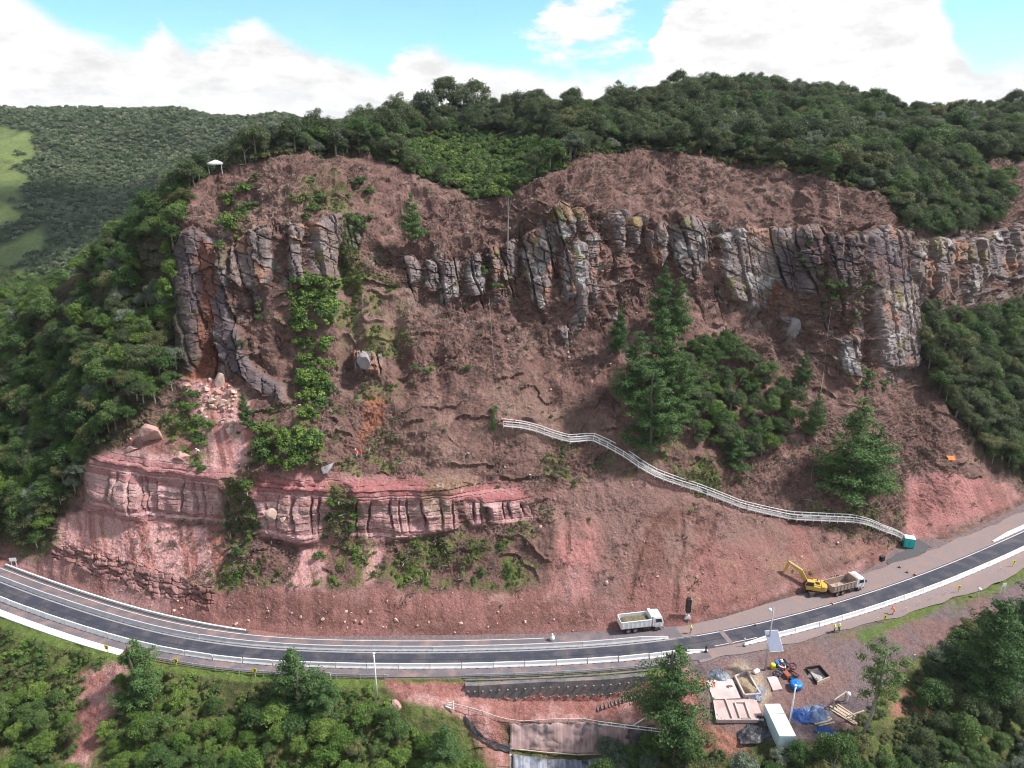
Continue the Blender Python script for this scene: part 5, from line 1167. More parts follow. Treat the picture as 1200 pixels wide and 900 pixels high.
# cones on the gravel shoulder
cone = None
for i, (x, y) in enumerate([(1054,665),(1063,671),(1072,674),(975,708),(885,733)]):
    t = thing('traffic_cone', ['orange cone on the gravel shoulder farthest up of three', 'middle of three cones on the gravel shoulder', 'cone next to the road line, lowest of three', 'cone beside the road line behind the tan truck', 'cone beside the road line left of the solar mast'][i], 'traffic cone', on_plane(x, y, .02), 0, 'cones on the gravel shoulder')
    if cone is None:
        bm = B(); add_tube(bm, [(0, 0, .04), (0, 0, .75)], [.2, .04], 12); a = obj('body', bm, mat('cone_orange', (.55, .13, .06), .6, .2, 4, dirt=(.3, .17, .13, .6)), t, True); b = boxes('base', [((0, 0, .02), (.5, .5, .05))], M_BLK, t); bm = B(); add_tube(bm, [(0, 0, .36), (0, 0, .52)], [.135, .093], 12); c = obj('band', bm, M_WP, a); cone = (a.data, b.data, c.data)
    else:
        a = link('body', cone[0], None, t); link('base', cone[1], None, t); link('band', cone[2], None, a)
# ---------------------------------------------------------------- stairway on the slope
M_WRAIL = mat('white_painted_timber', (.80, .79, .79), .7, .08, 4, dirt=(.55, .5, .48, .4)); M_DECK = mat('deck_planks', (.20, .17, .16), .9, .3, 3, dirt=(.3, .2, .17, .6))
path_px = [(588,504),(612,505),(630,506),(652,518),(668,520),(682,519),(694,513),(712,524),(735,542),(752,552),(770,563),(795,570),(820,577),(845,586),(870,595),(900,603),(930,609),(965,610),(1000,612),(1018,617),(1034,624),(1050,632),(1061,640)]
pp = np.array([tuple(at(a, b, .75)) for a, b in path_px])
for _ in range(2): pp[1:-1, 2] = .25*pp[:-2, 2]+.5*pp[1:-1, 2]+.25*pp[2:, 2]
def resample(P_, step):
    l = np.r_[0, np.cumsum(np.linalg.norm(np.diff(P_, axis=0), axis=1))]; n = max(2, int(round(l[-1]/step)))
    u = np.linspace(0, l[-1], n+1); return np.stack([np.interp(u, l, P_[:, i]) for i in range(3)], 1)
st = thing('stairway', 'long white railed stairway climbing across the brown slope', 'stairway', Vector(pp[-1]))
org = Vector(pp[-1])
Q = resample(pp, 1.9); T = np.gradient(Q, axis=0); Tn = np.stack([-T[:, 1], T[:, 0], 0*T[:, 0]], 1); Tn /= np.linalg.norm(Tn, axis=1, keepdims=True)
if Tn[len(Tn)//2, 1] < 0: Tn = -Tn
W2 = .68; bmP = None
def rel(p): return Vector(p)-org
for side in (-1, 1):
    line = Q+Tn*W2*side
    for i, p in enumerate(line):
        o = boxes('post', [((0, 0, .35), (.13, .13, 1.55))], M_WRAIL, st) if bmP is None else link('post', bmP, None, st)
        bmP = o.data; o.location = rel(p)
    for i in range(len(line)-1):
        for nm, z, r in (('top_rail', 1.08, .09), ('mid_rail', .55, .06), ('stringer', .02, .14)):
            bm = B(); add_tube(bm, [rel(line[i])+Vector((0, 0, z)), rel(line[i+1])+Vector((0, 0, z))], r, 4); obj(nm, bm, M_WRAIL, st)
D_ = resample(pp, .46); TD = np.gradient(D_, axis=0); tread = None
for i in range(len(D_)-1):
    o = boxes('tread', [((0, 0, 0), (.34, 1.5, .06))], M_DECK, st) if tread is None else link('tread', tread, None, st)
    tread = o.data; o.location = rel(D_[i])+Vector((0, 0, .05)); o.rotation_euler = (0, 0, math.atan2(TD[i, 1], TD[i, 0]))
# ropes fixed down the cliff and slope
M_ROPE = mat('pale_rope', (.38, .34, .30), .9, .1, 5)
def rope(pts, label, r=.035):
    q = [at(a, b, .35) for a, b in pts]; t = thing('rope', label, 'rope', q[-1]); tube_obj('line', [p-q[-1] for p in q], r, M_ROPE, t, 5)
rope([(981,232),(987,262),(984,290),(979,330),(974,360),(969,400),(964,440),(960,475),(957,520),(954,560),(953,604)], 'long pale rope hanging down the cliff to the stairway')
rope([(572,345),(574,380),(577,420),(581,460)], 'pale rope lying on the brown slope above the stair end', .02)
rope([(1072,300),(1073,350),(1077,390),(1074,420)], 'pale rope on the edge of the rock tower', .02)

# ---------------------------------------------------------------- people
M_SKIN = mat('skin', (.32, .17, .11), .6, .08, 5); M_BOOT = mat('boots', (.03, .026, .024), .7, .2, 5)
CL = {'orange': mat('hi_vis_orange', (.85, .20, .04), .7, .1, 5), 'yellow': mat('hi_vis_yellow', (.62, .80, .06), .7, .1, 5), 'white': mat('white_cloth', (.72, .70, .68), .8, .1, 5), 'red': mat('red_cloth', (.62, .06, .04), .8, .1, 5), 'navy': mat('navy_cloth', (.05, .055, .09), .85, .15, 5), 'grey': mat('grey_cloth', (.25, .25, .27), .85, .15, 5), 'khaki': mat('khaki_cloth', (.27, .22, .15), .85, .15, 5)}
POSES = {
 'stand': dict(hipL=(-.10, 0, .92), kneeL=(-.11, .03, .5), ankL=(-.12, 0, .09), toeL=(-.13, .2, .05), hipR=(.10, 0, .92), kneeR=(.12, .05, .5), ankR=(.14, .06, .09), toeR=(.16, .26, .05), pel=(0, 0, .98), belly=(0, 0, 1.14), chest=(0, .01, 1.36), neck=(0, .02, 1.50), head=(0, .04, 1.60), crown=(0, .04, 1.74), shL=(-.19, 0, 1.42), elL=(-.25, .0, 1.14), wrL=(-.25, .12, .92), haL=(-.24, .16, .82), shR=(.19, 0, 1.42), elR=(.26, .02, 1.15), wrR=(.24, .18, .98), haR=(.22, .25, .92)),
 'work': dict(hipL=(-.10, -.1, .86), kneeL=(-.13, .1, .48), ankL=(-.14, -.02, .09), toeL=(-.15, .18, .05), hipR=(.10, -.1, .86), kneeR=(.14, .14, .47), ankR=(.17, .12, .09), toeR=(.19, .32, .05), pel=(0, -.1, .92), belly=(0, .0, 1.06), chest=(0, .18, 1.24), neck=(0, .28, 1.34), head=(0, .36, 1.42), crown=(0, .42, 1.55), shL=(-.19, .2, 1.28), elL=(-.24, .38, 1.04), wrL=(-.16, .56, .88), haL=(-.13, .64, .82), shR=(.19, .2, 1.28), elR=(.25, .36, 1.03), wrR=(.17, .56, .92), haR=(.14, .65, .88)),
 'stride': dict(hipL=(-.10, 0, .92), kneeL=(-.10, .22, .55), ankL=(-.11, .22, .10), toeL=(-.11, .42, .06), hipR=(.10, 0, .92), kneeR=(.11, -.02, .5), ankR=(.12, -.28, .12), toeR=(.12, -.1, .05), pel=(0, 0, .98), belly=(0, .02, 1.14), chest=(0, .06, 1.36), neck=(0, .09, 1.50), head=(0, .12, 1.60), crown=(0, .13, 1.74), shL=(-.19, .05, 1.42), elL=(-.25, -.1, 1.16), wrL=(-.24, -.02, .95), haL=(-.23, .02, .86), shR=(.19, .05, 1.42), elR=(.25, .18, 1.17), wrR=(.23, .36, 1.05), haR=(.22, .44, 1.02))}
RAD = dict(pel=.16, belly=.145, chest=.165, neck=.06, head=.105, crown=.075, hipL=.095, hipR=.095, kneeL=.065, kneeR=.065, ankL=.048, ankR=.048, toeL=.042, toeR=.042, shL=.075, shR=.075, elL=.05, elR=.05, wrL=.036, wrR=.036, haL=.042, haR=.042)
BONES = [('pel', 'belly'), ('belly', 'chest'), ('chest', 'neck'), ('neck', 'head'), ('head', 'crown'), ('pel', 'hipL'), ('hipL', 'kneeL'), ('kneeL', 'ankL'), ('ankL', 'toeL'), ('pel', 'hipR'), ('hipR', 'kneeR'), ('kneeR', 'ankR'), ('ankR', 'toeR'), ('chest', 'shL'), ('shL', 'elL'), ('elL', 'wrL'), ('wrL', 'haL'), ('chest', 'shR'), ('shR', 'elR'), ('elR', 'wrR'), ('wrR', 'haR')]
BODY = {}
def body_mesh(pose):
    if pose in BODY: return BODY[pose]
    J = POSES[pose]; names = list(J); me = bpy.data.meshes.new('body_'+pose)
    me.from_pydata([J[n] for n in names], [(names.index(a), names.index(b)) for a, b in BONES], [])
    o = bpy.data.objects.new('tmp', me); COL.objects.link(o)
    o.modifiers.new('skin', 'SKIN'); o.modifiers.new('sub', 'SUBSURF').levels = 1
    for i, n in enumerate(names):
        sv = me.skin_vertices[0].data[i]; sv.radius = (RAD[n]*1.12, RAD[n]*1.12); sv.use_root = n == 'pel'
    bpy.context.view_layer.update(); dg = bpy.context.evaluated_depsgraph_get()
    m2 = bpy.data.meshes.new_from_object(o.evaluated_get(dg)); bpy.data.objects.remove(o)
    m2.materials.clear()
    for k in range(4): m2.materials.append(None)
    seg = [(Vector(J[a]), Vector(J[b]), a, b) for a, b in BONES]
    for f in m2.polygons:
        c = f.center; best = (9, None, None)
        for a, b, na, nb in seg:
            t_ = max(0, min(1, (c-a).dot(b-a)/((b-a).length_squared))); d = (c-(a+(b-a)*t_)).length
            if d < best[0]: best = (d, na, nb)
        na, nb = best[1], best[2]
        f.material_index = 0 if nb in ('head', 'crown', 'haL', 'haR') else 3 if nb.startswith('toe') else 2 if nb.startswith(('knee', 'ank', 'hip')) else 1
        f.use_smooth = True
    BODY[pose] = m2; return m2
M_HELM = {c: mat('helmet_'+c, v, .35, .05, 4, spec=.5) for c, v in (('white', (.85, .85, .85)), ('yellow', (.85, .65, .03)), ('red', (.7, .06, .04)))}
def person(p, rz, pose, top, legs, helm, label, group=None, vest=None):
    t = thing('person', label, 'person', p, rz, group)
    o = link('body', body_mesh(pose), None, t)
    for i, m in enumerate((M_SKIN, CL[top], CL[legs], M_BOOT)): o.material_slots[i].link = 'OBJECT'; o.material_slots[i].material = m
    J = POSES[pose]; h = Vector(J['crown']); hd = Vector(J['head'])
    bm = B(); ax = (h-hd).normalized(); c0 = hd+ax*.04
    add_tube(bm, [c0, c0+ax*.07, c0+ax*.14, c0+ax*.18], [.15, .14, .10, .03], 12); hp = obj('helmet', bm, M_HELM[helm], t, True)
    bm = B(); add_tube(bm, [c0-ax*.005, c0+ax*.012], [.175, .175], 12); obj('brim', bm, M_HELM[helm], hp)
    if vest:
        a, b = Vector(J['belly']), Vector(J['chest']); bm = B(); add_tube(bm, [a-(b-a)*.35, a+(b-a)*.3, b+(b-a)*.05, b+(b-a)*.4], [.185, .18, .205, .12], 12); obj('vest', bm, CL[vest], t, True)
    return t
def gz(x, y): return at(x, y, grid=FG)
person(on_plane(977.5, 741, .02), 1.2, 'stand', 'yellow', 'navy', 'white', 'worker in yellow vest, left of the pair below the right barriers', None, 'yellow')
person(on_plane(982.5, 740, .02), -1.0, 'stand', 'yellow', 'navy', 'white', 'worker in yellow vest, right of the pair below the right barriers', None, 'yellow')
person(on_plane(1047, 720, .02), .6, 'work', 'orange', 'orange', 'red', 'worker in orange overalls on the gravel beside the verge', None, 'orange')
person(on_plane(809.5, 742, .03), 2.2, 'stride', 'white', 'grey', 'yellow', 'worker in white shirt right of the white truck', None, 'yellow')
person(gz(837, 805), 2.5, 'work', 'orange', 'orange', 'white', 'worker in orange bending over the upper concrete slab', None, 'orange')
person(gz(824, 810), .4, 'stand', 'orange', 'khaki', 'red', 'worker in orange standing left of the concrete slab', None, 'orange')
person(at(591, 504, .35), .2, 'stand', 'red', 'navy', 'white', 'worker in red at the upper end of the stairway'); person(at(604, 503, .35), 1.4, 'work', 'red', 'navy', 'red', 'worker in red bending at the top of the stairway')
person(at(418, 532), 1.0, 'work', 'red', 'white', 'white', 'worker in red and white crouching on the brown slope, left of two'); person(at(423, 533), -1.5, 'stand', 'red', 'grey', 'red', 'worker in red standing on the brown slope, right of two')
person(at(821, 184), 0, 'stand', 'orange', 'khaki', 'white', 'worker in orange on the cleared brow, left of two at the trees'); person(at(864, 190), 0, 'stand', 'red', 'navy', 'white', 'worker in red on the cleared brow, right of two at the trees')
person(at(935, 463), .8, 'stride', 'orange', 'orange', 'red', 'worker in orange on the slope under the small pine'); person(at(974, 366), 0, 'work', 'yellow', 'navy', 'yellow', 'climber with yellow helmet on the rope in the cliff')
person(at(232, 532), 2, 'work', 'white', 'khaki', 'white', 'worker with white helmet above the right end of the red cliff'); person(at(154, 521), 1, 'work', 'red', 'khaki', 'white', 'worker in red above the grassy chute of the red cliff')
# white sack on the upper shoulder
q = on_plane(647, 750, .03); t = thing('white_sack', 'white bulging sack behind the upper barrier row', 'sack', q); bm = B(); add_tube(bm, [(0, 0, 0), (0, 0, .35), (0, 0, .8), (0, 0, 1.05), (0, 0, 1.3)], [.36, .45, .40, .12, .2], 10); obj('bag', bm, CL['white'], t, True); boxes('tie', [((0, 0, 1.05), (.27, .27, .06))], M_ROPE, t)
# orange sheet on the right slope
q = at(1114, 538); t = thing('orange_sheet', 'small orange sheet lying on the grey slope at right', 'sheet', q)
def cloth(name, w, l, m, parent, amp=.12, seed=1, n=14, thick=.02, drape=0.0):
    xs = np.linspace(-w/2, w/2, n); ys = np.linspace(-l/2, l/2, n); XX, YY = np.meshgrid(xs, ys)
    ZZ = .05+amp*np.abs(fbm(XX*1.1+seed, YY*1.1, XX*0, 3, seed=seed))*2 - drape*(np.abs(XX/w)**3+np.abs(YY/l)**3)*4
    XX = XX+.12*w*fbm(XX*.8, YY*.8+seed, XX*0, 2, seed=seed+1); YY = YY+.12*l*fbm(XX*.8, YY*.8+seed, XX*0+5, 2, seed=seed+2)
    i = np.arange(n*n).reshape(n, n); F = np.stack([i[:-1, :-1], i[:-1, 1:], i[1:, 1:], i[1:, :-1]], -1).reshape(-1, 4)
    o = link(name, mesh_from_arrays(name, np.stack([XX, YY, ZZ], -1).reshape(-1, 3), F, False), m, parent)
    md = o.modifiers.new('thick', 'SOLIDIFY'); md.thickness = thick; return o
o = cloth('cloth', 1.7, 1.2, CL['orange'], t, .1, 3, 8); o.rotation_euler = (math.radians(38), 0, 0); o.location = (0, 0, .25)
# white canopy tent on the brow
q = at(256, 209); t = thing('canopy_tent', 'white four-legged canopy tent at the plateau edge', 'tent', q, .2)
for a in (-1.5, 1.5):
    for b in (-1.5, 1.5): boxes('leg', [((a, b, 1.1), (.12, .12, 2.4))], M_WP, t)
bm = B(); base = [bm.verts.new(v) for v in ((-1.8, -1.8, 2.2), (1.8, -1.8, 2.2), (1.8, 1.8, 2.2), (-1.8, 1.8, 2.2))]; mid_ = [bm.verts.new(v) for v in ((-1.75, -1.75, 2.5), (1.75, -1.75, 2.5), (1.75, 1.75, 2.5), (-1.75, 1.75, 2.5))]; ap = bm.verts.new((0, 0, 3.25))
for k in range(4): bm.faces.new((base[k], base[(k+1) % 4], mid_[(k+1) % 4], mid_[k])); bm.faces.new((mid_[k], mid_[(k+1) % 4], ap))
obj('canopy', bm, M_CONC, t)

# ---------------------------------------------------------------- rocks
M_RKP = mat('pink_boulder', (.40, .24, .215), .95, .25, 1.2, .5, 3, dirt=(.25, .13, .10, .6)); M_RKG = mat('grey_boulder', (.27, .24, .25), .95, .3, 1.2, .5, 3, dirt=(.14, .12, .11, .6)); M_RKW = mat('pale_block', (.50, .36, .31), .95, .25, 1.2, .4, 3, dirt=(.36, .19, .12, .6))
def rock_mesh(seed, cuts=15, sub=3):
    bm = B(); bmesh.ops.create_icosphere(bm, subdivisions=sub, radius=1.0); rr = random.Random(seed)
    planes = []
    for k in range(cuts):
        v = Vector((rr.gauss(0, 1), rr.gauss(0, 1), rr.gauss(0, 1))).normalized(); planes.append((v, rr.uniform(.45, .82)))
    for v in bm.verts:
        for n_, d in planes:
            e = v.co.dot(n_)-d
            if e > 0: v.co -= n_*e
    co = np.array([v.co[:] for v in bm.verts]); nz = fbm(co[:, 0]*2, co[:, 1]*2, co[:, 2]*2, 3, seed=seed)
    for v, k in zip(bm.verts, nz): v.co *= 1+.10*float(k)
    me = bpy.data.meshes.new('rock_shape'); bm.to_mesh(me); bm.free(); return me
RK = [rock_mesh(i) for i in range(6)]
def boulder(p, size, m, label, group=None, sq=(1, 1, .8), k=None):
    o = bpy.data.objects.new('boulder', RK[random.randrange(6) if k is None else k]); COL.objects.link(o)
    if not o.data.materials: o.data.materials.append(m)
    o.material_slots[0].link = 'OBJECT'; o.material_slots[0].material = m
    o.location = p; o.rotation_euler = (random.uniform(-.3, .3), random.uniform(-.3, .3), random.uniform(0, 6.28)); o.scale = (size*sq[0], size*sq[1], size*sq[2])
    return tag(o, label, 'boulder', group)
boulder(at(179, 512, 1.0), 2.6, M_RKP, 'huge pink boulder on the rim of the red cliff', k=1)
boulder(at(384, 552, .5), 1.7, M_RKG, 'grey flat slab boulder above the middle of the red cliff', sq=(1.3, .9, .7)); boulder(at(320, 605, .3), 1.7, M_RKW, 'pale rounded rock in the grass beside the red cliff', sq=(.9, .7, 1.0)); boulder(at(334, 608, .2), .8, M_RKW, 'smaller pale rock right of the pale rounded rock')
boulder(at(212, 535, .3), 1.6, M_RKP, 'pink slab rock lying on top of the red cliff', sq=(1.5, 1, .6)); boulder(at(152, 527, .3), 1.1, M_RKP, 'pink rock beside the grassy chute', sq=(1.4, .8, .7)); boulder(at(427, 425, .3), 2.4, M_RKG, 'grey block jutting from the slope above the orange scar', sq=(1.3, .8, .9)); boulder(at(926, 385, .3), 2.2, M_RKG, 'grey outcrop block below the big grey slab', sq=(.9, .9, 1.2)); boulder(at(463, 826, .2, FG), 1.1, M_RKP, 'pink rock at the edge of the bushes beside the pit', sq=(1.2, 1, .7))
boulder(at(257, 448, .8), 1.9, M_RKW, 'tallest pale block on top of the rubble chute', sq=(.8, .8, 1.3))
ZC = gmask(HG, [[(218,450),(268,440),(276,470),(272,510),(250,500),(225,475)]], 0); p, _ = scatter(HG, ZC, 60)
for q in p: boulder(Vector(q)+Vector((0, 0, .15)), random.choice([.3, .4, .5, .7, 1.0])*random.uniform(.8, 1.2), random.choice([M_RKW, M_RKW, M_RKP]), 'pale broken block in the rubble chute above the red cliff', 'rubble blocks in the chute')
ZB = gmask(HG, [[(150,690),(210,705),(380,715),(560,715),(700,715),(700,738),(560,742),(380,743),(250,734),(160,712)]], 0); p, _ = scatter(HG, ZB, 34)
for q in p: boulder(Vector(q)+Vector((0, 0, .05)), random.uniform(.18, .5), random.choice([M_RKW, M_RKP]), 'pale stone at the foot of the red earth cut', 'stones at the foot of the cut')
ZS = gmask(HG, [[(470,480),(560,485),(700,570),(820,610),(1030,640),(870,690),(700,690),(640,640),(480,560)], [(640,300),(800,340),(760,470),(640,470)]], 0); p, _ = scatter(HG, ZS, 30)
for q in p: boulder(Vector(q)+Vector((0, 0, .08)), random.uniform(.2, .55), random.choice([M_RKW, M_RKG, M_RKP]), 'loose stone scattered on the open slope', 'loose stones on the slope')
# felled branches left on the cleared slope
def branch_mesh(seed):
    rr = random.Random(seed); bm = B(); L_ = rr.uniform(1.6, 4.0); pts = [Vector((-L_/2+L_*k/4, rr.uniform(-.18, .18), .12+rr.uniform(0, .15))) for k in range(5)]; add_tube(bm, pts, [.09, .08, .065, .05, .02], 5)
    for k in range(4):
        p_ = pts[1+k % 3]; d = Vector((rr.uniform(.2, .9), rr.choice((-1, 1))*rr.uniform(.4, 1.0), rr.uniform(0, .5))); add_tube(bm, [p_, p_+d*.6, p_+d], [.045, .03, .01], 4)
    me = bpy.data.meshes.new('branch'); bmesh.ops.recalc_face_normals(bm, faces=bm.faces); bm.to_mesh(me); bm.free(); me.materials.append(M_BARKP if seed % 2 else M_BARK); return me
p, _ = scatter(HG, wb*(1-cz)*smoothz**3, 600); stuff_plants('felled_branches', p, RNG.uniform(.4, 1.15, len(p)), [branch_mesh(i) for i in range(6)], 'felled grey branches lying across the cleared slope', 'branches')
# stumps
p, _ = scatter(HG, wb*(1-cz)*(HG.px > 220)*(HG.px < 1120), 46); me = None
for i, q in enumerate(p):
    t = thing('tree_stump', 'short pale tree stump left on the cleared slope', 'stump', Vector(q), random.uniform(0, 6), 'stumps on the cleared slope'); t.scale = (random.uniform(.7, 1.2),)*3
    if me is None:
        bm = B(); add_tube(bm, [(0, 0, -.3), (0, 0, .1), (0, 0, .5)], [.34, .26, .23], 9); a_ = obj('trunk', bm, M_BARK, t, True); bm = B(); add_tube(bm, [(0, 0, .5), (0, 0, .53)], [.215, .2], 9); b_ = obj('cut_face', bm, mat('cut_wood', (.5, .38, .26), .9, .2, 6), t); me = (a_.data, b_.data)
    else: link('trunk', me[0], None, t); link('cut_face', me[1], None, t)
# gravel and small stones nobody could count
RKs = []
M_CLOD = mat('earth_clod', (.26, .14, .12), .95, .3, 2, .4, 4)
for m in (M_RKP, M_CLOD, M_CLOD, M_RKP):
    me = rock_mesh(20+len(RKs), 7, 1); me.materials.append(m); RKs.append(me)
ws = (np.clip(redm+pale*.7+bank+.10, 0, 1)*(HG.sec < 6)*(HG.px > 0)*(HG.px < 1230)*(1-woods_mask))
p, _ = scatter(HG, ws, 3600); stuff_plants('slope_stones', p, RNG.lognormal(-2.35, .5, len(p)).clip(.04, .4), RKs, 'small stones and clods strewn over the red earth', 'stones', 1.0)

# ---------------------------------------------------------------- retaining wall and pit below the road
M_RW = mat('stained_concrete', (.13, .12, .125), .95, .4, .8, .5, 4, dirt=(.30, .22, .20, .7))
cols = [545, 560, 580, 600, 620, 640, 660, 680, 700, 720, 740, 757]; topy = curve(G1, np.array(cols, float)); boty = curve(G2, np.array(cols, float))-1
M_ANCH = mat('anchor_concrete', (.24, .21, .205), .9, .3, 2)
tw = thing('retaining_wall', 'dark stained retaining wall with anchor heads under the road', 'wall', gz(650, 800)); og = tw.location.copy()
pan = []
for a, b, ya, yb, za, zb_ in zip(cols, cols[1:], topy, topy[1:], boty, boty[1:]):
    A1, B1 = gz(a, ya), gz(b, yb); A1.z = B1.z = -.12; hgt = 4.3
    d = (B1-A1); n_ = Vector((d.y, -d.x, 0)).normalized(); 
    if n_.y > 0: n_ = -n_
    A1 = A1+n_*.7; B1 = B1+n_*.7
    bm = B(); pr = [A1, B1, B1+n_*.35-Vector((0, 0, hgt)), A1+n_*.35-Vector((0, 0, hgt))]; f = [bm.verts.new(v-og) for v in pr]; k = [bm.verts.new(v-og-n_*.8) for v in pr]
    bm.faces.new(f); bm.faces.new(k[::-1])
    for i in range(4): bm.faces.new((f[i], k[i], k[(i+1) % 4], f[(i+1) % 4]))
    pnl = obj('panel', bm, M_RW, tw)
    for r in range(2):
        for c in range(2):
            q = A1.lerp(B1, .25+.5*c)+n_*(.12+.18*r)-Vector((0, 0, 1.1+1.7*r)); boxes('anchor_head', [((q-og+n_*.06), (.28, .2, .28))], M_ANCH, pnl)
strip('wall_coping', s_of(545, 795), s_of(760, 785), -6.75, -6.45, .1, M_RW, 1.5, None, .2).parent = tw
bpy.data.objects['wall_coping'].location = -og
# sheet-lined pit: dark geotextile hanging over the edge, drain sheet at the bottom
M_GEO = mat('black_geotextile', (.035, .036, .042), .75, .4, 1.2, .4, 5, dirt=(.22, .15, .14, .75)); M_GEO2 = None
def streaky(name, c1, c2, c3):
    m = bpy.data.materials.new(name); m.use_nodes = True; nt = m.node_tree; L = nt.links.new; N = nt.nodes.new; b = nt.nodes['Principled BSDF']; b.inputs['Roughness'].default_value = .8
    tc = N('ShaderNodeTexCoord'); src = None
    for sc, col_, lo, hi in (((1.6, .12, .12), c2, .42, .62), ((.5, .35, .35), c3, .5, .68)):
        mp = N('ShaderNodeMapping'); mp.inputs['Scale'].default_value = sc; L(tc.outputs['Object'], mp.inputs[0]); n = N('ShaderNodeTexNoise'); n.inputs['Scale'].default_value = 1.4; n.inputs['Detail'].default_value = 6; L(mp.outputs[0], n.inputs['Vector'])
        mr = N('ShaderNodeMapRange'); L(n.outputs['Fac'], mr.inputs['Value']); mr.inputs['From Min'].default_value = lo; mr.inputs['From Max'].default_value = hi
        mx = N('ShaderNodeMixRGB'); L(mr.outputs[0], mx.inputs['Fac'])
        if src is None: mx.inputs['Color1'].default_value = c1+(1,)
        else: L(src, mx.inputs['Color1'])
        mx.inputs['Color2'].default_value = col_+(1,); src = mx.outputs['Color']
    L(src, b.inputs['Base Color']); return m
def drape(name, rows, m, lift, label, cat, thick=.05, seed=0, amp=.12):
    """cloth laid over the ground through rows of photo pixels"""
    nr, nc = 14, 40; V = []
    for i in range(nr):
        t_ = i/(nr-1)*(len(rows)-1); a = int(min(t_, len(rows)-2)); f = t_-a
        ra, rb = np.array(rows[a], float), np.array(rows[a+1], float)
        u = np.linspace(0, 1, nc)
        xa, ya = np.interp(u*(len(ra)-1), range(len(ra)), ra[:, 0]), np.interp(u*(len(ra)-1), range(len(ra)), ra[:, 1])
        xb, yb = np.interp(u*(len(rb)-1), range(len(rb)), rb[:, 0]), np.interp(u*(len(rb)-1), range(len(rb)), rb[:, 1])
        for j in range(nc): V.append(at(xa[j]*(1-f)+xb[j]*f, ya[j]*(1-f)+yb[j]*f, lift, FG))
    V = np.array([tuple(v) for v in V]); c = V.mean(0); w = fbm(V[:, 0]*.8, V[:, 1]*.8, V[:, 2]*.8, 3, seed=seed); V[:, 2] += amp*w; V[:, 1] -= amp*np.abs(w)
    i = np.arange(nr*nc).reshape(nr, nc); F = np.stack([i[:-1, :-1], i[:-1, 1:], i[1:, 1:], i[1:, :-1]], -1).reshape(-1, 4)
    o = link(name, mesh_from_arrays(name, V-c, F, True), m, None, Vector(c)); md = o.modifiers.new('thick', 'SOLIDIFY'); md.thickness = thick
    return tag(o, label, cat)
drape('geotextile_sheet', [[(598,851),(640,848),(690,847),(735,850)], [(597,878),(640,882),(690,885),(740,884)]], streaky('muddy_geotextile', (.28, .18, .175), (.36, .255, .24), (.075, .068, .078)), .3, 'mud-streaked geotextile sheet hanging down the pit face', 'sheet', seed=3, amp=.35)
drape('geotextile_fold', [[(543,838),(556,852),(572,868),(598,876)], [(546,850),(560,866),(578,878),(600,884)]], M_GEO, .35, 'black geotextile fold along the left pit edge', 'sheet', seed=5, amp=.25)
drape('geotextile_flap', [[(735,851),(752,853),(768,850)], [(728,890),(735,893),(745,890)], [(722,920),(728,925),(734,920)]], M_GEO, .3, 'black geotextile flap at the right pit edge', 'sheet', seed=7, amp=.2)
drape('drain_liner', [[(600,886),(640,889),(690,891),(732,891)], [(604,935),(640,938),(690,938),(728,936)]], streaky('blue_grey_liner', (.12, .13, .17), (.26, .27, .31), (.035, .036, .045)), .25, 'blue-grey liner sheet in the bottom of the pit', 'sheet', seed=9)
M_TIMB = mat('raw_timber', (.42, .33, .25), .9, .25, 3, .2, 10); M_PINKT = mat('pinkish_timber', (.50, .38, .35), .9, .2, 3)
# timber edge beams of the pit
for pts, lab in (([(598,880),(640,884),(676,886)], 'timber beam along the lower edge of the hanging sheet, left'), ([(676,886),(740,886)], 'timber beam along the lower edge of the hanging sheet, right')):
    q = [at(a, b, .45, FG) for a, b in pts]; t = thing('timber_beam', lab, 'beam', q[0]); tube_obj('beam', [v-q[0] for v in q], .11, M_TIMB, t, 4, False)
    for v in q: boxes('stake', [((v-q[0])+Vector((0, 0, -.3)), (.1, .1, .9))], M_TIMB, t)
q = gz(598, 900); t = thing('white_post', 'white upright post at the left pit bottom', 'post', q); boxes('post', [((0, 0, 1.0), (.18, .18, 3.0))], M_WRAIL, t); boxes('cap', [((0, 0, 2.52), (.24, .24, .06))], M_WRAIL, t)
# railing round the pit
def railing(pts, label, m, h=1.1, step=2.2, group=None, grid=FG):
    Pq = np.array([tuple(at(a, b, 0, grid)) for a, b in pts]); R_ = resample(Pq, step); o0 = Vector(R_[0]); t = thing('timber_railing', label, 'railing', o0); me = None
    for p in R_:
        o = boxes('post', [((0, 0, h*.35), (.12, .12, h*1.5))], m, t) if me is None else link('post', me, None, t); me = o.data; o.location = Vector(p)-o0
    for a, b in zip(R_, R_[1:]):
        for z in (h, h*.5): bm = B(); add_tube(bm, [Vector(a)-o0+Vector((0, 0, z)), Vector(b)-o0+Vector((0, 0, z))], .07, 4); obj('rail', bm, m, t)
    return t
railing([(532,831),(560,840),(590,850),(615,852)], 'pale timber railing along the left pit edge', M_PINKT)
railing([(615,852),(650,848),(690,848),(700,851)], 'thin timber railing behind the hanging sheet', M_PINKT)
railing([(700,851),(730,855),(760,859),(790,863)], 'white timber railing at the right pit edge', M_WRAIL)
q = gz(524, 830); t = thing('trestle', 'white triangular timber trestle at the left end of the pit railing', 'trestle', q, -.4)
boxes('upright', [((1.0, 0, .8), (.14, .14, 1.9))], M_WRAIL, t); boxes('foot', [((0, 0, .15), (2.3, .14, .14))], M_WRAIL, t); tube_obj('brace', [(-1.0, 0, .2), (1.0, 0, 1.6)], .08, M_WRAIL, t, 4); tube_obj('brace', [(-1.0, 0, .2), (1.0, 0, .9)], .08, M_WRAIL, t, 4)
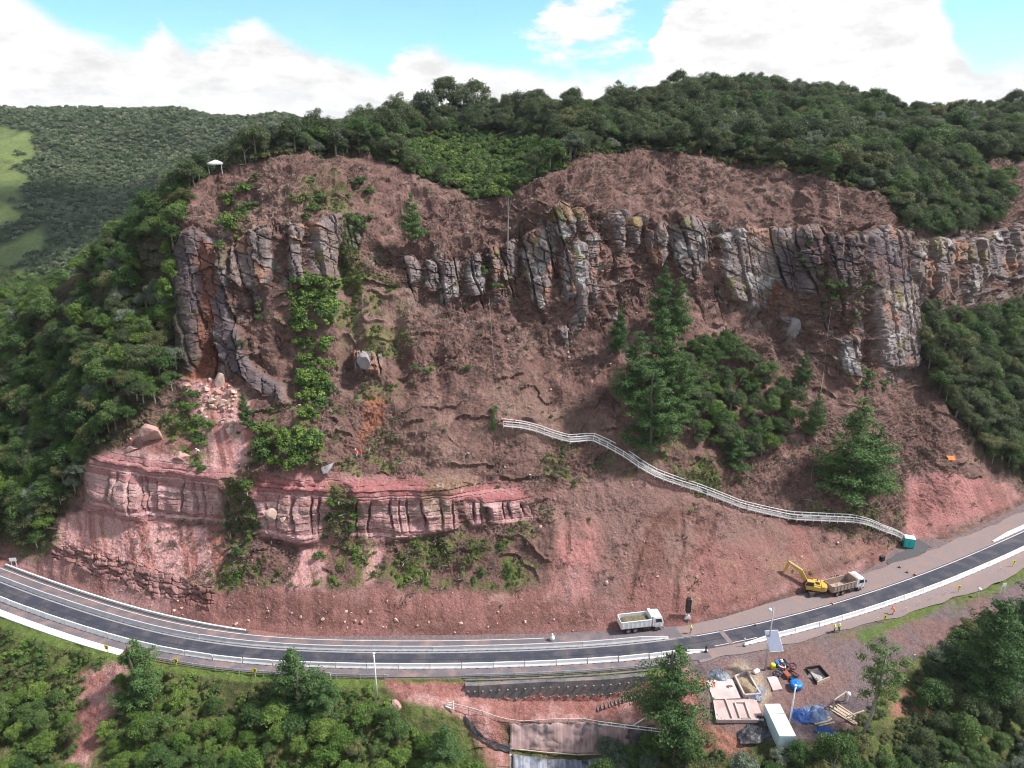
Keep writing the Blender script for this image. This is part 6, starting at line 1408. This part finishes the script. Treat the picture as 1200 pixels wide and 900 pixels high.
q0, q1 = gz(740, 853), gz(762, 843); t = thing('timber_ramp', 'white timber plank leaning behind the right pit railing', 'plank', q0); tube_obj('plank', [Vector((0, 0, .3)), q1-q0+Vector((0, 0, .9))], .12, M_WRAIL, t, 4); boxes('prop', [((q1-q0)+Vector((0, 0, .3)), (.12, .12, 1.2))], M_WRAIL, t)
# timber mat of short sleepers on the earth ramp
t = thing('sleeper_ramp', 'row of short dark sleepers set into the earth ramp beside the pit', 'ramp', gz(725, 822)); og2 = t.location.copy(); me = None
for k in range(13):
    q = gz(700+k*4.3, 829-k*1.35); o = boxes('sleeper', [((0, 0, .06), (.22, 1.5, .2))], M_RW, t) if me is None else link('sleeper', me, None, t); me = o.data; o.location = q-og2; o.rotation_euler = (0, 0, .15)

# ---------------------------------------------------------------- work site right of the pit
M_SLAB = mat('slab_concrete', (.50, .42, .41), .9, .15, 1.0, .2, 5, dirt=(.34, .24, .22, .7)); M_SLAB2 = mat('pink_slab', (.46, .35, .33), .9, .15, 1.0, .2, 5, dirt=(.30, .2, .18, .6))
ZS_ = gz(860, 815).z
def slab(poly, z, th, m, name, label, cat='slab'): o = pad(name, poly, z, th, m, wob=0); tag(o, label, cat); return o
slab([(827,797),(858,795.5),(868,818),(836,819.5)], ZS_+.25, .45, M_SLAB, 'concrete_slab', 'pale square concrete slab where the orange worker bends')
lower = slab([(836,820.5),(886,819),(896,845),(840,845)], ZS_+.18, .4, M_SLAB2, 'concrete_slab', 'pinkish concrete slab with raised strips beside the container')
def kerb(a, b, z, w, h, m, parent):
    A_, B_ = on_plane(a[0], a[1], z), on_plane(b[0], b[1], z); d = B_-A_; c = (A_+B_)/2
    boxes('kerb', [((c+Vector((0, 0, h/2)))-parent.location, (d.length, w, h), Euler((0, 0, math.atan2(d.y, d.x))))], m, parent)
for a, b in (((850,820),(859,844)), ((861,824),(868,844)), ((873,824),(880,844)), ((861,824),(873,824)), ((868,844),(880,844)), ((840,844.5),(895,844.5)), ((836,820.5),(840,845))): kerb(a, b, ZS_+.18, .22, .3, M_SLAB, lower)
pit = thing('sand_bay', 'concrete bay holding brown sand beside the slabs', 'bay', on_plane(872, 806, ZS_))
for a, b in (((861,796),(872,818)), ((872,818),(891,817)), ((875,790),(891,817)), ((861,796),(875,790))): kerb(a, b, ZS_-.05, .25, .75, M_SLAB, pit)
o = link('sand_heap', rock_load(4.4, 2.2, 0, .7, 21), mat('brown_sand', (.28, .21, .14), .95, .25, 2, .4, 6), pit); o.location = (.4, .1, 0); o.rotation_euler = (0, 0, -1.05)
slab([(899,793.5),(910,792),(917,807),(906,809)], gz(908, 800).z+.2, .3, M_SLAB, 'concrete_plate', 'small pale concrete plate left of the equipment heap')
# container
M_CONT = mat('pale_blue_container', (.50, .62, .66), .5, .08, 1.5, dirt=(.38, .42, .42, .4), spec=.4)
zc = gz(914, 852).z; A_, B_ = on_plane(904, 823, zc+2.45), on_plane(924, 864, zc+2.45); cc = (A_+B_)/2; dv = B_-A_; Lc = min(6.2, dv.length)
t = thing('shipping_container', 'pale blue steel container with lit-toned roof beside the white mast', 'container', (cc.x, cc.y, zc-.1), math.atan2(dv.y, dv.x))
bd = boxes('shell', [((0, 0, 1.28), (Lc, 2.35, 2.4))], M_CONT, t)
boxes('roof', [((0, 0, 2.51), (Lc+.06, 2.44, .09))], mat('container_roof_lit', (.66, .76, .79), .5, .06, 1.5, dirt=(.5, .5, .5, .4)), t, .02)  # roof colour lightened: light falling on the top is put into the paint
for sy in (-1, 1):
    for k in range(18): boxes('side_rib', [((-Lc/2+.25+k*(Lc-.5)/17, sy*1.19, 1.25), (.14, .06, 2.2))], M_CONT, bd)
for sx in (-1, 1):
    for sy in (-1, 1): boxes('corner_post', [((sx*(Lc/2-.05), sy*1.15, 1.25), (.16, .16, 2.5))], M_CONT, t)
for sy in (-1, 1):
    d = boxes('door', [((Lc/2+.02, sy*.57, 1.25), (.06, 1.08, 2.2))], M_CONT, t); boxes('lock_rod', [((Lc/2+.07, sy*.25, 1.25), (.05, .05, 2.1))], M_GALV, d)
# poles
M_POLE = mat('white_pole', (.72, .72, .73), .5, .1, 3)
def lamp_pole(x, y, h, label, grid=FG, bulb=True):
    q = at(x, y, 0, grid); t = thing('lamp_pole', label, 'lamp pole', q); tube_obj('pole', [(0, 0, -.3), (0, 0, h*.5), (0, 0, h)], [.15, .12, .09], M_POLE, t, 10)
    if bulb:
        bm = B(); add_tube(bm, [(0, 0, h), (0, 0, h+.12), (0, 0, h+.3)], [.22, .24, .05], 10); obj('lamp_head', bm, M_WP, t, True); boxes('arm', [((0, -.25, h-.1), (.08, .5, .08))], M_POLE, t)
lamp_pole(442, 818, 8.6, 'white lamp pole below the road left of the pit'); lamp_pole(925, 850, 7.6, 'white mast leaning beside the container')
q = gz(932, 806); t = thing('water_tank', 'round blue water tank beside the equipment heap', 'tank', q); M_BLUE = mat('blue_plastic', (.015, .18, .62), .4, .1, 3)
bm = B(); add_tube(bm, [(0, 0, 0), (0, 0, .9), (0, 0, 1.0), (0, 0, 1.12)], [.85, 1.0, .98, .5], 20); obj('tank', bm, M_BLUE, t, True); bm = B(); add_tube(bm, [(0, 0, 1.1), (0, 0, 1.2)], [.3, .28], 12); obj('lid', bm, M_BLUE, t, True)
q = gz(896, 785); t = thing('solar_mast', 'tall grey mast with solar panel and camera beside the road', 'solar mast', q)
tube_obj('mast', [(0, 0, -.3), (0, 0, 6), (0, 0, 12.6)], [.17, .14, .08], M_GALV, t, 10)
M_SOL = mat('solar_glass', (.20, .22, .30), .12, .1, 2, spec=.7)
e = Euler((math.radians(40), 0, .1)); pn = boxes('solar_panel', [((.6, -.5, 6.4), (2.3, 3.4, .1), e)], M_GALV, t); boxes('cell_sheet', [((.6, -.536, 6.445), (2.16, 3.25, .06), e)], M_SOL, pn); boxes('panel_bracket', [((.2, -.15, 5.9), (.1, .1, 1.4), Euler((.9, 0, 0)))], M_GALV, t)
boxes('battery_box', [((-.1, -.25, 5.0), (.5, .35, .7))], M_WP, t); boxes('camera_arm', [((-.25, 0, 12.3), (.6, .08, .08))], M_GALV, t); bm = B(); bmesh.ops.create_uvsphere(bm, u_segments=12, v_segments=8, radius=.3); bmesh.ops.translate(bm, verts=bm.verts, vec=(-.55, 0, 12.15)); obj('camera_dome', bm, M_WP, t, True)
# tarpaulins, heaps, timber
M_TARPG = mat('grey_blue_tarp', (.12, .14, .18), .4, .3, 2, .4, 4, dirt=(.3, .3, .32, .5)); M_TARPB = mat('blue_tarp', (.025, .075, .26), .4, .2, 2, .3, 4)
def heap(x, y, w, l, h, m, label, name='tarpaulin', cat='tarpaulin', seed=1, rz=0.0):
    q = gz(x, y); t = thing(name, label, cat, q, rz); n = 20; xs = np.linspace(-1, 1, n); XX, YY = np.meshgrid(xs, xs); r = np.sqrt(XX**2+YY**2)
    ZZ = h*np.clip(1-r**2, -.06, 1)*(.75+.5*fbm(XX*2+seed, YY*2, XX*0, 3, seed=seed))+.1*h*np.abs(fbm(XX*5, YY*5+seed, XX*0, 2, seed=seed+1)); k = 1+.18*fbm(XX*1.5, YY*1.5, XX*0+seed, 2, seed=seed+3)
    i = np.arange(n*n).reshape(n, n); F = np.stack([i[:-1, :-1], i[:-1, 1:], i[1:, 1:], i[1:, :-1]], -1).reshape(-1, 4)
    link('cover', mesh_from_arrays('cover', np.stack([XX*k*w/2, YY*k*l/2, ZZ+.03], -1).reshape(-1, 3), F, False), m, t); return t
heap(842, 791, 3.6, 2.6, .9, M_TARPG, 'grey-blue tarpaulin heap at the upper slab corner', seed=2); 
heap(887, 812, 2.0, 3.8, .7, M_TARPG, 'crumpled grey tarpaulin over the sand bay edge', seed=4, rz=-.5)
heap(884, 860, 5.2, 3.6, .9, mat('black_tarp', (.03, .03, .036), .45, .4, 2, .5, 4, dirt=(.2, .2, .22, .4)), 'black tarpaulin heap in front of the slabs', seed=6); heap(892, 846, 1.6, 2.4, 1.0, MATS['black_tarp'], 'small black bundle between slab and container', seed=8)
heap(939, 838, 3.6, 3.2, .7, M_TARPB, 'bright blue tarpaulin spread left of the timber', seed=10); heap(957, 836, 3.4, 3.6, .8, mat('faded_blue_tarp', (.08, .13, .25), .5, .3, 2, .3, 4, dirt=(.25, .26, .28, .6)), 'faded blue tarpaulin over planks', seed=12); heap(971, 861, 2.4, 3.4, .9, M_TARPB, 'dark blue tarpaulin bundle under the trees', seed=14, rz=.6)
heap(968, 868, 1.0, 1.0, .5, M_WP, 'small white bundle next to the blue bundle', 'bundle', 'bundle', seed=16)
# equipment heap
t = thing('equipment_heap', 'heap of dark hoses and orange gear beside the blue tank', 'equipment heap', gz(924, 790)); og3 = t.location.copy()
hm = {'k': M_BLK, 'o': CL['orange'], 'w': M_WP, 'n': CL['navy'], 'r': mat('rust_red', (.30, .09, .06), .8, .3, 3)}
for k in range(26):
    a = random.uniform(-1, 1); b = random.uniform(-1, 1); q = gz(924+a*14, 789+b*11+a*3); m = hm[random.choice('kkkknnnrrow')]
    bm = B(); c = q-og3+Vector((0, 0, .3+.35*random.random()))
    if k % 3 == 0: 
        R_ = random.uniform(.4, .7); add_tube(bm, [c+Vector((R_*math.cos(u), R_*math.sin(u), .1*math.sin(2*u))) for u in np.linspace(0, 6.1, 14)], .11, 6); nm = 'hose_coil'
    elif k % 3 == 1: add_box(bm, c, (random.uniform(.5, 1.3), random.uniform(.4, .8), random.uniform(.3, .7)), Euler((random.uniform(-.2, .2), random.uniform(-.2, .2), random.uniform(0, 3)))); nm = 'crate'
    else: d = Vector((random.uniform(-1, 1), random.uniform(-1, 1), .15)); add_tube(bm, [c-d, c+d], random.uniform(.08, .18), 8); nm = 'pipe'
    obj(nm, bm, m, t)
def drum(x, y, m, label, s=1.0):
    t = thing('drum', label, 'drum', gz(x, y)); bm = B(); add_tube(bm, [(0, 0, 0), (0, 0, .25), (0, 0, .28), (0, 0, .6), (0, 0, .63), (0, 0, .92)], [.32*s, .32*s, .35*s, .32*s, .35*s, .31*s], 14); obj('shell', bm, m, t, True); bm = B(); add_tube(bm, [(0, 0, .92), (0, 0, .96)], [.26*s, .25*s], 12); obj('lid', bm, m, t)
drum(906, 783, M_YEL, 'yellow drum at the left end of the equipment heap', 1.2); drum(910, 780.5, M_BLUE, 'blue drum beside the yellow drum', 1.1)
q = gz(886, 788); t = thing('cement_bag', 'white bag lying left of the solar mast foot', 'bag', q, .6); bm = B(); add_box(bm, (0, 0, .3), (1.4, .8, .5), None, (.8, .7)); obj('bag', bm, CL['white'], t, True, .12); boxes('seam', [((.62, 0, .3), (.1, .7, .1))], M_ROPE, t)
# lined sand box
t = thing('lined_box', 'black-lined timber box with grey sand right of the equipment heap', 'box', gz(955, 794)); og4 = t.location.copy(); zz = og4.z
cs = [(944,785),(960,782.5),(972,796),(957,802)]; cw = [on_plane(a, b, zz) for a, b in cs]
for k in range(4):
    a, b = cw[k], cw[(k+1) % 4]; d = b-a; boxes('board', [((a+b)/2-og4+Vector((0, 0, .25)), (d.length, .16, .6), Euler((0, 0, math.atan2(d.y, d.x))))], M_TIMB if k == 2 else M_BLK, t)
bm = B(); bm.faces.new([bm.verts.new((p_-og4)*.94+Vector((0, 0, .08))) for p_ in cw]); obj('liner', bm, M_GEO, t); o = link('sand', rock_load(2.2, 1.5, .1, .28, 31), mat('grey_sand', (.33, .31, .31), .95, .2, 2, .4, 6), t); o.rotation_euler = (0, 0, -.6)
# planks
def plank_stack(x, y, n, L_, rz, label, m=M_TIMB):
    t = thing('plank_stack', label, 'planks', gz(x, y), rz)
    for k in range(n): boxes('plank', [((random.uniform(-.3, .3), (k-n/2)*.34, .1+.09*(k % 2)), (L_*random.uniform(.8, 1.05), .26, .08), Euler((0, 0, random.uniform(-.06, .06))))], m, t)
plank_stack(992, 838, 6, 4.6, -.95, 'stack of pale planks left of the leaning tree'); plank_stack(964, 845, 4, 2.8, .25, 'short planks sticking out under the faded blue tarpaulin')
q = gz(976, 832); t = thing('timber_trestle', 'timber trestle of two posts and a rail above the blue tarpaulins', 'trestle', q); q2 = gz(990, 822)-q
boxes('post', [((0, 0, .9), (.18, .18, 2.2))], M_TIMB, t); boxes('post', [(q2+Vector((0, 0, .9)), (.18, .18, 2.2))], M_TIMB, t); tube_obj('rail', [(0, 0, 1.95), q2+Vector((0, 0, 1.95))], .1, M_TIMB, t, 4, False)
q = gz(998, 846); t = thing('timber_rail', 'timber rail on short posts right of the plank stack', 'rail', q); q2 = gz(1009, 842)-q
for v in (Vector(), q2): boxes('post', [(v+Vector((0, 0, .6)), (.16, .16, 1.6))], M_TIMB, t)
tube_obj('rail', [Vector((-1.2, -.3, 1.3)), q2+Vector((.3, .1, 1.35))], .1, M_TIMB, t, 4, False)
for i, (x, y) in enumerate([(992, 824), (1145, 700)]):
    q = gz(x, y); t = thing('white_helmet_post', ['white ball-topped post behind the timber frame', 'white ball-topped post above the large dark pine'][i], 'post', q); tube_obj('post', [(0, 0, -.2), (0, 0, 1.6)], .06, M_POLE, t); bm = B(); bmesh.ops.create_uvsphere(bm, u_segments=12, v_segments=8, radius=.36); bmesh.ops.translate(bm, verts=bm.verts, vec=(0, 0, 1.8)); obj('ball', bm, M_WP, t, True)
FP = [(1054,800,'lowest fence post beside the red scar'),(1062,788,'second fence post from the red scar'),(1069,778,'third fence post from the red scar'),(1085,771,'fence post with broken top in the middle of the row'),(1097,767,'fence post right of the broken one'),(1110,763,'fence post near the dark pine'),(1134,754,'last grey fence post half hidden by the dark pine')]
for x, y, lab in FP:
    t = thing('fence_post', 'pale timber '+lab if 'grey' not in lab else lab, 'post', gz(x, y), 0, 'fence posts above the right wood'); boxes('post', [((0, 0, .75), (.2, .2, 2.0), Euler((random.uniform(-.05, .05), random.uniform(.02, .16), 0)))], M_PINKT, t)
    boxes('cap', [((.1, 0, 1.76), (.3, .24, .08))], M_PINKT, t)
q = gz(846, 838); q = gz(815, 838); t = thing('valve_pipe', 'thin white pipe standing in red soil left of the slabs', 'pipe', q); tube_obj('pipe', [(0, 0, -.2), (0, 0, 1.6)], .07, M_WP, t); boxes('cap', [((0, 0, 1.65), (.45, .2, .16))], M_WP, t)
q = gz(812, 801); t = thing('orange_mesh', 'faded red safety mesh lying left of the slabs', 'mesh', q); cloth('mesh', 3.6, 1.3, mat('red_mesh', (.42, .12, .10), .8, .2, 3), t, .15, 6, 12)
q = on_plane(827, 764, .05); t = thing('hazard_post', 'dark post at the end of the lower barriers', 'post', q); boxes('post', [((0, 0, .6), (.22, .22, 1.3))], M_BLK, t); boxes('foot', [((0, 0, .05), (.5, .5, .1))], M_BLK, t)
q = on_plane(872, 757, .05); t = thing('gate_post', 'white post at the start of the right barriers', 'post', q); boxes('post', [((0, 0, .8), (.16, .16, 1.7))], M_WP, t); boxes('foot', [((0, 0, .05), (.4, .4, .1))], M_BLK, t)

# ---------------------------------------------------------------- cloud whose shadow lies on the far valley side
bm = B()
for k in range(34):
    a = random.uniform(0, 6.28); r = random.uniform(0, 1)**.5; c = Vector((130*r*math.cos(a), 165*r*math.sin(a), random.uniform(-8, 22))); m_ = bmesh.ops.create_icosphere(bm, subdivisions=2, radius=random.uniform(26, 46))
    for v in m_['verts']: v.co = v.co*(1+.12*math.sin(v.co.x*.2)*math.cos(v.co.y*.17)); v.co.z *= .5; v.co += c
o = obj('cloud', bm, mat('cloud_white', (.85, .85, .86), 1.0, .03, .02), None, True, loc=(-165, 700, 420)); tag(o, 'white cumulus cloud drifting over the far valley', 'cloud', None, 'stuff')

bm = B(); add_box(bm, (0, 3000, 34), (12100, 12100, 392))
hz_m = bpy.data.materials.new('haze_air'); hz_m.use_nodes = True; nt = hz_m.node_tree; nt.nodes.clear(); ov = nt.nodes.new('ShaderNodeOutputMaterial'); pv = nt.nodes.new('ShaderNodeVolumePrincipled')
pv.inputs['Color'].default_value = (.84, .90, 1.0, 1); pv.inputs['Density'].default_value = HAZE; pv.inputs['Anisotropy'].default_value = .2; nt.links.new(pv.outputs[0], ov.inputs['Volume'])
tag(obj('haze', bm, hz_m), kind='stuff', label='thin bluish haze over the valley and the hills')
